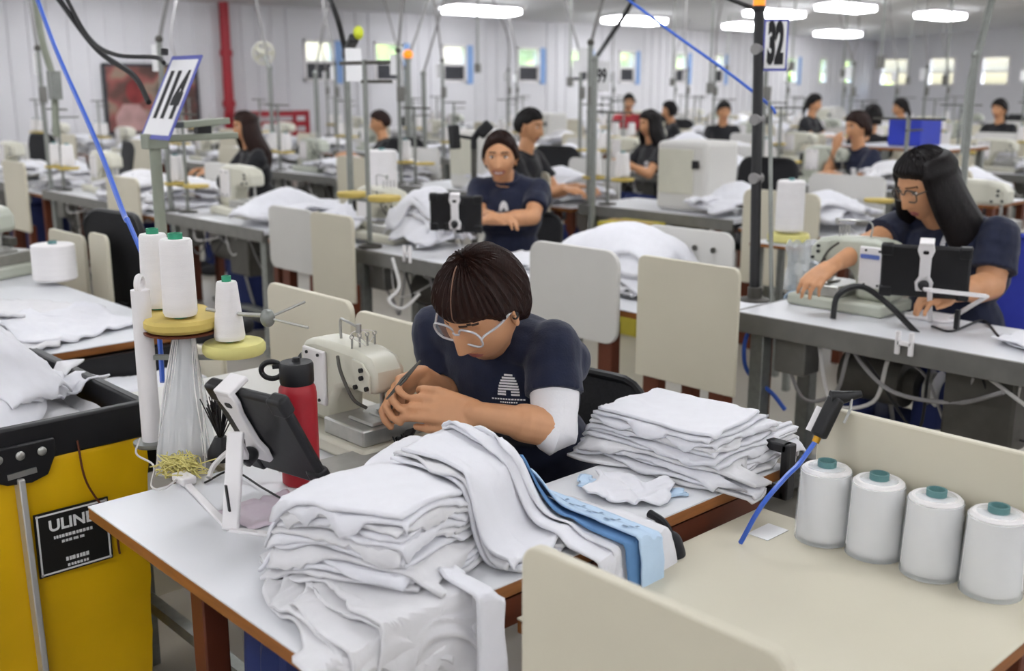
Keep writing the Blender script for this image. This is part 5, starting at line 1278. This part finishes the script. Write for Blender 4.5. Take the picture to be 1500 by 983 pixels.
# prototypes, each first placed where it is seen and copied from there
P_ = {}
def proto(key, make, loc, rz=0, scale=None):
    if key not in P_:
        o = make(); P_[key] = o; o.location = Vector(loc); o.rotation_euler = (0,0,rz)
        if scale: o.scale = scale
        return o
    o = copy_tree(P_[key]); o.location = Vector(loc); o.rotation_euler = (0,0,rz); o.scale = scale or (1,1,1)
    return o
def mk_bench(): return bench('', 0, 0, 1.25, .60, True)
def mk_machine(): return machine('', (0,0,0), 'mach', detail=False)
def mk_machine_g(): return machine('', (0,0,0), 'mach_g', detail=True)
def mk_cone(): return cone('thread_cone', '', (0,0,0), .05, .042, .16, 'teal')
def mk_fat(): return cone('thread_cone', '', (0,0,0), .09, .088, .24, 'teal')
def mk_stand():
    t = thing('thread_stand', '', 'thread stand'); MB().tube([(0,0,0),(0,0,.62)],.012,8).build('pole',M['galv'],t)
    MB().lathe([(0,0),(.06,0),(.06,.008),(.015,.015),(0,.015)],seg=16).build('foot',M['dgrey'],t)
    for s in (-1,1):
        MB().bar((0,0,.16),(0,s*.13,.16),.012).build('arm',M['galv'],t); MB().lathe([(0,.165),(.075,.165),(.08,.172),(.08,.182),(0,.188)],(0,s*.13,0),seg=20).build('disc',M['ydisc'],t)
    MB().bar((0,-.2,.61),(0,.2,.61),.012).build('top_arm',M['dgrey'],t); MB().bar((-.02,0,.55),(.16,0,.55),.010).build('guide_arm',M['dgrey'],t)
    return t
def mk_panel(w_=.5, h=.55, m='cream'):
    def f():
        t = thing('divider_panel', '', 'panel'); MB().prism(rrect(w_, h, .05, corners=(.4,.4,1,1)), (-.009,0,.40+h/2), Y, Z, .018).build('board', M[m], t, bevel=.003)
        for k in (-.36,.36): MB().box((.03,w_*k,.225),(.05,.06,.45)).build('leg',M['leg_br'],t,bevel=.003)
        return t
    return f
def mk_wing():
    t = thing('wing_table','','table'); slab(t,[(-.3,-.36),(.3,-.36),(.3,.36),(-.3,.36)],.71,.026,M['white_top'],M['wood'])
    for x in (-.26,.26):
        for y in (-.32,.32): MB().box((x,y,.342),(.05,.05,.684)).build('leg',M['leg_br'],t,bevel=.003)
    return t
def piece_proto(k):
    def f():
        d = Drop(-.5,.5,-.5,.5,.0,.02); d.H += np.fromfunction(lambda i,j: .16*np.exp(-((i*.02-.5)/.2)**2-((j*.02-.5)/.24)**2)*(.4+.3*k), d.H.shape)
        o = d.sheet('garment_piece',(0,0),(.46,.56),.5*k,M['cloth2'] if k%2 else M['cloth'],None,None,wr=.03,seed=400+k,edge=.09,n=22,blur=2,th=.02); tag(o,'x','garment piece'); return o
    return f
def mk_bin():
    t = thing('storage_bin','','bin'); MB().lathe([(0,.0),(.17,0),(.20,.5),(.21,.52),(.19,.52),(.16,.02),(0,.02)],seg=20).build('body',M['navyd'],t); MB().torus((0,0,.52),.205,.014).build('rim',M['navyd'],t); return t
def mk_chair(): return office_chair('', (0,0,0), 0)
def mk_chairb(): return office_chair('', (0,0,0), 0, 'bluep', 'bluef')
def mk_cover():
    t = thing('machine_cabinet','','cabinet'); MB().box((0,0,.22),(.34,.40,.44)).build('body',M['cream_lt'],t,bevel=.03); MB().box((-.172,.04,.25),(.008,.28,.28)).build('door',M['mach'],t,bevel=.006); MB().box((-.18,-.12,.30),(.008,.05,.05)).build('dial_plate',M['black'],t); return t
def mk_crate():
    t = thing('plastic_crate','','crate'); b = MB()
    for s in (-1,1): b.box((s*.19,0,.12),(.015,.30,.22)); b.box((0,s*.145,.12),(.38,.015,.22))
    b.box((0,0,.012),(.38,.30,.02)); b.build('crate_body',M['bluep'],t,bevel=.004)
    for s in (-1,1): MB().box((s*.2,0,.20),(.02,.14,.03)).build('handle',M['bluep'],t)
    return t
def pile(x, y, z, row, n=3, s=1.0, side=''):
    for k in range(n):
        kk = random.randrange(3); o = proto('piece%d' % kk, piece_proto(kk), (x+random.uniform(-.05,.05), y+random.uniform(-.06,.06), z+.004+k*.055*s), random.uniform(-1.2,1.2), (s, s, s*random.uniform(.8,1.2)))
        reg(o, 'garments heaped in the %s row' % row, 'blurred white garment heaped on a %s row bench' % row, (x, y, z))
def vis(x, y, z=.9, m=60):
    q = proj((x, y, z)); return q[2] > .5 and -m < q[0] < 1500+m
def drop_cable(top, group='drop cables'):
    up = Vector((top.x+random.uniform(-.4,.4), top.y+random.uniform(-.4,.4), ceil_z(top.y)-.06)); mid = top.lerp(up,.5)+Vector((random.uniform(-.15,.15),random.uniform(-.15,.15),-.12))
    o = MB().tube(bez([top, mid, up],8),.012,6).build('drop_cable',M['cableg']); tag(o,'x','cable'); reg(o,'cables dropping from the ceiling','grey cable dropping from the ceiling to a bench post',top); return o
def mk_post():
    t = thing('bench_post','','post'); MB().tube([(0,0,0),(0,0,1.05)],.018,8).build('pole',M['galv'],t); MB().lathe([(0,0),(.05,0),(.05,.008),(0,.012)],seg=12).build('base_flange',M['dgrey'],t)
    MB().box((0,-.02,.72),(.05,.05,.12)).build('switch_box',M['gedge'],t,bevel=.006); MB().box((0,.05,.95),(.01,.11,.16)).build('number_card',M['paper'],t); MB().ell((0,0,1.06),.025).build('end_cap',M['dgrey'],t); return t
def station(x0, y1, row, op=None, cover=False, skip=()):
    rn = ROWN[row]
    if not vis(x0+.3, y1-.8, .9, 160): return
    b = proto('bench', mk_bench, (x0, y1, 0)); reg(b,'blurred benches of the %s row' % rn,'blurred sewing bench in the %s row' % rn,(x0+.3,y1-.6,.75))
    if cover: o = proto('cover', mk_cover, (x0+.3, y1-.75, .751)); reg(o,'machine cabinets','pale machine cabinet standing on a background bench')
    else:
        kind = random.random()
        o = proto('mg' if kind < .3 else 'm', mk_machine_g if kind < .3 else mk_machine, (x0+.30, y1-.62+random.uniform(-.05,.05), .751)); reg(o,'blurred machines of the %s row' % rn,'blurred cream sewing machine in the %s row' % rn)
    if 'stand' not in skip:
        s = proto('stand', mk_stand, (x0+.1, y1-.16, .751)); reg(s,'blurred thread stands of the %s row' % rn,'blurred thread stand with yellow discs in the %s row' % rn)
        for dy in (-.13,.13):
            if random.random() < .85: c = proto('cone', mk_cone, (x0+.1, y1-.16+dy, .751+.19)); reg(c,'blurred cones of the %s row' % rn,'blurred white thread cone on a stand in the %s row' % rn)
    if 'pile' not in skip: pile(x0+.33, y1-1.0, .751, rn, 2)
    w_ = proto('wing', mk_wing, (x0+.30, y1-1.66, 0)); reg(w_,'blurred wing tables of the %s row' % rn,'blurred white wing table in the %s row' % rn)
    pile(x0+.34, y1-1.66, .711, rn, 3 if random.random() < .7 else 2, .9)
    if 'panel' not in skip: p = proto('panel', mk_panel(), (x0-.06, y1-1.62, 0)); reg(p,'cream panels of the %s row' % rn,'blurred cream panel at the front of the %s row' % rn)
    if random.random() < .7: p = proto('panel2', mk_panel(.52,.60,'cream_lt'), (x0+.68, y1-1.6, 0)); reg(p,'pale panels of the %s row' % rn,'blurred pale panel at the back of the %s row' % rn)
    if random.random() < .6:
        q = proto('post', mk_post, (x0+.05, y1-.03, .751)); reg(q,'bench posts of the %s row' % rn,'thin grey bench post with white card in the %s row' % rn); drop_cable(Vector((x0+.05,y1-.03,1.80)))
    if op is None and random.random() < .35: o = proto('chair', mk_chair, (x0+.95, y1-.7, .01), random.uniform(-.4,.4)); reg(o,'empty black chairs of the %s row' % rn,'empty black office chair in the %s row' % rn)
    if random.random() < .4: o = proto('bin', mk_bin, (x0+.36, y1-1.02, .0)); reg(o,'dark blue bins','dark blue bin under a %s row bench' % rn)
for k in (2,3,4,5): station(3.0, 4.44+2.05*(k-1), 2, skip=('panel',) if k == 2 else ())
for r in range(3, 10):
    x0 = 5.3 + 2.35*(r-3)
    for k in range(-4, 9):
        y1 = 5.0 + 2.1*k + .25*math.sin(r*2.1)
        if y1 > WY-.4 or y1 < NY+2: continue
        station(x0, y1, r, cover=(r == 3 and k == 0) or (r == 3 and k == 1) or random.random() < .12)
# ------------------------------------------------------------------ left foreground stations
t = thing('clothing_table','white table with brown edge behind the yellow cart, loaded with garments','table',(1.0,3.6,0))
slab(t,[(.20,3.18),(1.55,3.18),(1.55,5.7),(.20,5.7)],.75,.026,M['white_top'],M['wood'])
for x in (.26,1.50):
    for y in (3.24,5.64): MB().box((x,y,.362),(.05,.05,.724)).build('leg',M['leg_br'],t,bevel=.003)
MB().box((1.0,3.28,.50),(.9,.02,.40)).build('modesty_board',M['black'],t)  # black colour stands in for the shade below the tabletop
cb = thing('cubby_shelf','open cream edged cubby with dark inside beside the yellow cart','shelf',(1.15,3.06,0))
A_,B_ = aty(95,505,3.0), aty(205,600,3.0)
MB().box((1.02,3.05,.52),(.02,.24,.40)).build('side_board',M['cream'],cb,bevel=.006); MB().box((1.52,3.05,.52),(.02,.24,.40)).build('side_board',M['cream'],cb,bevel=.006)
MB().box((1.27,3.05,.50),(.50,.24,.02)).build('shelf_board',M['cream'],cb); MB().box((1.27,3.16,.52),(.50,.02,.40)).build('back_board',M['black'],cb)  # shade inside the cubby put into the black of the back board
MB().box((1.27,2.95,.16),(.5,.03,.32)).build('kick_board',M['cream'],cb)
D6 = Drop(.9,1.7,2.85,3.25,.512,.012)
for i in range(5): D6.sheet('garment_roll',(1.26+.01*i,3.03),(.40,.20),.05*i,M['cloth'],'white folded cloth, %s inside the cream cubby' % layer_name(i,5),'cloths in the cubby','cloth',wr=.012,seed=500+i,blur=4,edge=.03,n=24,th=.022)
D7 = Drop(.3,1.7,3.0,4.4,.751,.012,edges=dict(y0=3.17,x1=1.53))
for i,(cx,cy,sx,sy) in enumerate([(.92,3.45,.5,.45),(.85,3.5,.5,.4),(1.15,3.75,.45,.5),(.8,3.75,.45,.4),(.88,3.55,.4,.36),(1.25,3.5,.40,.40),(.85,3.62,.4,.4)]):
    D7.sheet('garment_piece',(cx,cy),(sx,sy),.35*i,M['cloth'] if i%2 else M['cloth2'],'white garment, %s spread over the table behind the yellow cart' % layer_name(i,7),'garments on the table behind the cart',wr=.016,seed=510+i,blur=6,edge=.07,n=30,th=.008)
rl = atz(82,412,.76); t = cone('cloth_roll','fat roll of white tape on the table behind the yellow cart',(rl.x,rl.y-.0,.762),.085,.083,.15,'teal',cat='roll')
MB().cyl((rl.x,rl.y,.745),(rl.x,rl.y,.755),.09).build('paper_core_plate',M['card'],None) if False else None
panel('small cream panel on the left beyond the fat white roll',1.75,(72,328),(124,352),.42,legs=(.2,.8))
panel('narrow cream panel left of the black mesh chair',1.75,(131,338),(157,346),.42,legs=(.5,))
q = atz(183,398,.76); office_chair('black mesh office chair on the left behind the thread cones',(q.x-.28*math.cos(-3.0),q.y-.28*math.sin(-3.0),.01),-3.0,hb=.50)
panel('cream panel left of the grey leg of the middle bench',2.90,(456,309),(517,318),436,legs=(.25,.8))
panel('pale rounded panel left of the cream panel by the middle bench',2.98,(394,299),(460,310),396,m='cream_lt',r=.05,legs=(.3,.9),corners=(1,1,1,1))
for px,py,lb in ((378,440,'dark blue bin seen below the bench left of the pale rounded panel'),(42,318,'dark blue bin far left under the bench beside the pale pillar'),(470,292,'bright dark blue bin seen above the cream panel by the middle bench')):
    c=atz(px,py,.16 if py > 400 else .30); o=proto('bin',mk_bin,(c.x,c.y,0)); o['label']=lb
wl0=atd(694,203,6.3); wb=Vector((wl0.x,wl0.y,0)); t=thing('work_lamp','black jointed work lamp on a stand just behind the smiling woman','lamp',wb)
MB().tube([wb,Vector((wb.x,wb.y,wl0.z-.06))],.018,8).build('stand',M['dgrey'],t); MB().lathe([(0,0),(.14,0),(.14,.012),(.03,.03),(0,.03)],wb,seg=20).build('base',M['black'],t)
MB().tube([Vector((wb.x,wb.y,wl0.z-.06)),wl0,wl0+RT*.05+Z*.07],.02,8).build('arm',M['black'],t)
MB().bar(wl0+RT*.03+Z*.02,wl0+RT*.10+Z*.09,.09,.07).build('lamp_head',M['black'],t,bevel=.015); MB().bar(wl0-RT*.12+Z*.08,wl0-RT*.11-Z*.06,.06,.05).build('handle_box',M['black'],t,bevel=.01); MB().bar(wl0-RT*.12+Z*.02,wl0,.02).build('link',M['black'],t)
lm = atz(6,400,.76); machine('cream sewing machine cut by the left picture edge',(lm.x,lm.y,.751),'mach_g',rz=.4)
# post with tilted 114 sign
pb4 = atd(229,335,3.55); pb4.z = .0; pt4 = atd(226,205,3.55)
pb4 = Vector((pt4.x,pt4.y,.0))
t = post('sign_post','pale greenish post with cross arms carrying the tilted 114 sign',pb4,pt4,.019,'pole')
for (a,b) in (((222,204),(345,198)),((262,183),(330,177))):
    A = atd(*a,3.55); B = atd(*b,3.75); MB().bar(A,B,.045,.022).build('cross_arm',M['pole'],t,bevel=.003)
MB().box(atd(297,190,3.66),(.05,.03,.025)).build('arm_clip',M['black'],t); MB().box(atd(226,207,3.55),(.07,.06,.05)).build('bracket',M['pole'],t,bevel=.004)
cS = atd(251,143,3.50); hx_ = X*math.sin(.47)+Z*math.cos(.47)
sg114 = sign('white sign reading 114 with blue border, tilted on the pale post at left','114',cS,-Y,hx_,.215,.30,'signb',.21,.50,.014)
nb = MB().cyl(atd(241,80,3.52),atd(241,72,3.52),.012); nb.build('knob',M['black'],sg114)
cable('black_cable','thick dark cable hanging from the ceiling behind the 114 sign',[atd(78,-12,3.9),atd(140,70,3.8),atd(195,110,3.7),atd(218,150,3.6)],.010,M['cable'])
cable('black_cable','dark cable sagging from the ceiling to the knob of the 114 sign',[atd(92,-12,3.9),atd(130,55,3.8),atd(170,80,3.7),atd(228,84,3.6),atd(240,92,3.55)],.008,M['cable'])
cable('air_line','blue air line running from the upper left down to the thread cones',[atd(50,-14,3.6),atd(85,80,3.4),atd(140,205,3.1),atd(180,310,2.8),atd(186,322,2.72)],.0075,M['hose'])
cable('grey_hose','greenish grey pipe dropping at the upper left behind the blue line',[atd(50,-14,6.2),atd(62,60,6.2),atd(78,120,6.2),atd(82,200,6.2)],.020,M['pole'])
o = MB().box(atd(80,125,6.15),(.06,.06,.16)).build('junction_box',M['galv']); tag(o,'small grey junction box on the pipe at the upper left','junction box')
# specific posts of the middle ground
pA = atz(516,342,.752); ptA = Vector((pA.x,pA.y,atd(511,78,5.30).z))
t = post('bench_post','grey post with black valve and lime cap left of the middle bench',pA,ptA,.017,'galv')
MB().bar(ptA, atd(519,55,5.28),.045,.04).build('valve',M['black'],t,bevel=.006); MB().ell(atd(525,48,5.28),(.026,.026,.034)).build('valve_cap',M['lime'],t)
MB().box(atd(518,95,5.3),(.09,.012,.16)).build('number_card',M['paper'],t)
cable('black_cable','black cable rising to the ceiling from the lime capped post',[ptA,atd(495,30,5.3),atd(478,-14,5.4)],.014,M['cable'])
pB = Vector((atz(533,345,.752).x,atz(533,345,.752).y,.752)); 
o = proto('stand',mk_stand,(3.05,4.30,.751),0,(1,1,1.45)); reg(o,'tall stands','tall thread stand behind the middle bench')
pC = atd(868,290,6.9); pC.z=.0; ptC = Vector((pC.x,pC.y,atd(871,88,6.9).z)); t = post('bench_post','grey post carrying the 99 sign beyond the smiling woman',pC,ptC,.020,'galv')
sign('white sign reading 99 on a grey post in the middle background','99',atd(882,112,6.86),(RT*.9-FW*.44),Z,.10,.19,'paper',.12,.55,.004)
cable('black_cable','black cable slanting up to the ceiling from the 99 sign post',[ptC,atd(890,60,6.9),atd(922,10,6.9),atd(930,-14,6.9)],.016,M['cable'])
pE = atd(1408,300,5.2); pE.z=.0; ptE = Vector((pE.x,pE.y,atd(1406,82,5.2).z)); t = post('bench_post','thin grey post with cable near the right edge above the long-haired woman',pE,ptE,.016,'galv')
cable('grey_cable','thick grey cable leaning over the post near the right edge',[atd(1412,225,5.3),atd(1420,130,5.3),atd(1440,50,5.4),atd(1456,-14,5.5)],.020,M['galv'])
for i,(px,py,d,tp,lb) in enumerate([(400,210,12.8,100,'grey post carrying the round pale fan'),(600,200,11,88,'grey post with small orange cap in the middle background'),(622,195,12,108,'short grey post right of the orange capped post'),(466,205,13,108,'pale post in front of the window with dark louvres')]):
    b0 = atd(px,py,d); b0.z=.0; p1 = Vector((b0.x,b0.y,atd(px,tp,d).z)); t = post('bench_post',lb,b0,p1,.028,'galv')
    if i==0:
        fc = atd(386,78,12.7); fa = thing('wall_fan','round pale fan mounted above its grey post','fan',fc); n=-FW
        Rm = Matrix((RT,Z,n)).transposed(); MB().torus(fc,.125,.012,Rm,28,6).build('guard_ring',M['mach'],fa)
        for k in range(5):
            a=2*PI*k/5; MB().prism([(.02,-.012),(.11,-.035),(.115,.03),(.02,.015)],fc-n*.01,RT*math.cos(a)+Z*math.sin(a),-RT*math.sin(a)+Z*math.cos(a),.006).build('blade',M['mach'],fa)
        MB().ell(fc,.035).build('hub',M['mach'],fa); b=MB()
        for k in range(24): a=2*PI*k/24; b.tube([fc+n*.02,fc+(RT*math.cos(a)+Z*math.sin(a))*.125],.003,4)
        b.build('guard_wires',M['mach'],fa); MB().bar(fc-n*.03,p1,.03).build('neck',M['galv'],fa)
    if i==1: MB().ell(p1+Z*.05,.05).build('orange_cap',M['orange'],t)
    drop_cable(p1)
# thin hanging conduits under the ceiling in the far right
for i,(px,d) in enumerate([(1040,14),(1160,17),(1235,20),(1330,22),(1385,15),(835,16),(985,20),(700,17),(1065,24),(1290,12)]):
    a_ = atd(px,105+random.uniform(-15,25),d); o=MB().tube([a_,Vector((a_.x,a_.y,ceil_z(a_.y)-.01))],.016,6).build('conduit_drop',M['galv']); tag(o,'x','conduit'); reg(o,'conduits hanging from the ceiling','thin grey conduit hanging from the ceiling in the background',a_)
    MB().box(a_,(.07,.07,.14)).build('outlet_box',M['gedge'],o)
o = proto('fat',mk_fat,atd(560,266,6.2)-Z*.0); o.location=(atd(560,268,6.2).x,atd(560,268,6.2).y,.93); reg(o,'fat rolls','fat white thread cone left of the pale heap behind the middle bench')
c=atz(1155,346,.78); o=proto('fat',mk_fat,(c.x,c.y,.80),0,(.8,.8,1.1)); reg(o,'fat rolls 2','fat white thread cone on yellow pad right of the black sign post')
tp_=thing('pad_table','small white table under the fat cone beside the black sign post','table',(c.x,c.y,0)); slab(tp_,[(c.x-.14,c.y-.14),(c.x+.14,c.y-.14),(c.x+.14,c.y+.14),(c.x-.14,c.y+.14)],.751,.02,M['white_top'],M['wood'])
for dx in (-.1,.1):
    for dy in (-.1,.1): MB().box((c.x+dx,c.y+dy,.365),(.03,.03,.73)).build('leg',M['galv'],tp_)
pd=thing('thread_pad','yellow foam pad under the fat thread cone beside the sign post','pad',(c.x,c.y,.76)); MB().lathe([(0,.755),(.10,.755),(.105,.765),(.105,.785),(.10,.795),(0,.795)],(c.x,c.y,0),seg=28).build('foam',M['ydisc2'],pd); MB().cyl((c.x,c.y,.752),(c.x,c.y,.756),.11).build('base_plate',M['galv'],pd)
c=atd(1340,193,9.5); o=proto('crate',mk_crate,(c.x,c.y,c.z-.12)); reg(o,'crates','bright blue plastic crate on a far bench at right')
tb_=thing('crate_table','white table carrying the bright blue crate','table',(c.x,c.y,0)); zz=c.z-.122; slab(tb_,[(c.x-.4,c.y-.5),(c.x+.4,c.y-.5),(c.x+.4,c.y+.5),(c.x-.4,c.y+.5)],zz,.03,M['white_top'],M['wood'])
for dx in (-.35,.35):
    for dy in (-.45,.45): MB().box((c.x+dx,c.y+dy,(zz-.03)/2),(.05,.05,zz-.03)).build('leg',M['galv'],tb_)
t=thing('card_box','yellow cardboard box under a third row bench','box',(0,0,0)); c=atd(925,325,6.7); MB().box((c.x,c.y,c.z/2),(.26,.34,c.z)).build('carton',mat('yellow_card','#b8a93a',.7),t,bevel=.004); MB().box((c.x,c.y,c.z+.004),(.05,.34,.006)).build('tape',M['card'],t)
# ------------------------------------------------------------------ other people
def bg_person(label, px, py, d, dirv, style='tied', hair='hairb', shirt='navy', skin='skin', arms='table', lean=.12, logo=False, extra=None, chair=None):
    hc = atd(px, py, d); f = Vector(dirv); f.z = 0; f.normalize(); yaw = math.atan2(f.y, f.x)
    hip = Vector((hc.x, hc.y, 0)) - f*.14; dz = hc.z - .74
    J = joints(hip.x, hip.y, yaw, lean, dz)
    J['sm'] = hc - Z*.225 - f*.04; J['up'] = (J['sm']-J['hip']).normalized(); J['neck'] = J['sm']+J['up']*.05; J['sl']=J['sm']+J['ls']*.165; J['sr']=J['sm']-J['ls']*.165; J['chest']=J['sm']-J['up']*.13
    z = max(.86, hc.z-.42)
    hl = J['sm']+f*.36+J['ls']*.10; hl.z=z; hr=J['sm']+f*.36-J['ls']*.10; hr.z=z
    if arms == 'chin': hr = hc + f*.15 - J['ls']*.07 - Z*.19
    hands = dict(l=(hl,f,-Z),r=(hr,(f if arms!='chin' else Z),-Z if arms!='chin' else -f))
    o = dict(voxel=.013,style=style,hair=hair,shirt=shirt,skin=skin,nu=44,nv=36,eyes=d<9,group=None,thick=.016,legs=True)
    o.update(extra or {})
    t,so,H_,e_ = person(label,J,(f-Z*.15),hc,hands,o)
    if logo: decal('chest_logo',[(-.03,-.03,.03,.03)],J['chest']+f*.05+J['ls']*.07,Z.cross(f),Z,so,M['inkw'],so)
    if chair: reg(proto(chair,mk_chair if chair=='chair' else mk_chairb,(hip.x,hip.y,.01),yaw-PI),'occupied chairs','office chair under a person in the background'); 
    return t
L_, R2_, C_ = (-RT), RT, -FW
bg_person('man with short black hair and black shirt looking right behind the smiling woman',775,186,7.3,RT*.85-FW*.45,'male','hairb','blackk',extra=dict(male=True,girth=1.12,voxel=.010,nu=64,nv=48,thick=.013,hs=1.1))
bg_person('woman with long black hair leaning left before a blue chair in the background',952,182,9.8,L_*.85-FW*.4,'long','hairb','blackk',chair='chairb',extra=dict(voxel=.011))
bg_person('woman with brown tied hair in navy shirt facing left, hand near her chin',1256,186,8.6,L_*.9-FW*.35,'bun','hair','navy',arms='chin',logo=True,extra=dict(voxel=.010,nu=60,nv=48,girth=1.05))
bg_person('dark-haired person in black turned away behind the woman with brown hair',1278,172,10.5,R2_*.6+FW*.7,'bob','hairb','blackk')
bg_person('person in black with red collar sitting far back left of the sign post',1060,163,13.2,C_,'tied','hairb','blackk')
bg_person('person in dark red standing height seat far back at the windows, above the leaning woman',921,150,15.5,C_,'short','hairb','redp')
bg_person('small dark-haired person far back between the leaning woman and the person in black',981,162,14.5,L_,'bob','hairb','blackk')
bg_person('dark-haired person far back just right of the 32 sign',1192,152,14.0,R2_*.6-FW*.5,'tied','hairb','blackk')
bg_person('dark person far back near the bright blue crate',1319,158,14.5,L_,'tied','hairb','blackk')
bg_person('dark person far back at the right picture edge',1464,160,13.0,L_*.7-FW*.5,'tied','hairb','blackk')
bg_person('person in black shirt facing left before the louvred windows at left',557,180,11.0,L_*.9-FW*.2,'male','hair','blackk')
bg_person('woman with long reddish brown hair facing left before the red rack',360,186,8.9,L_*.8-FW*.5,'long','hair','blackk',extra=dict(voxel=.011))
finish_labels()
print('objects', len(bpy.data.objects), 'SCRIPT')
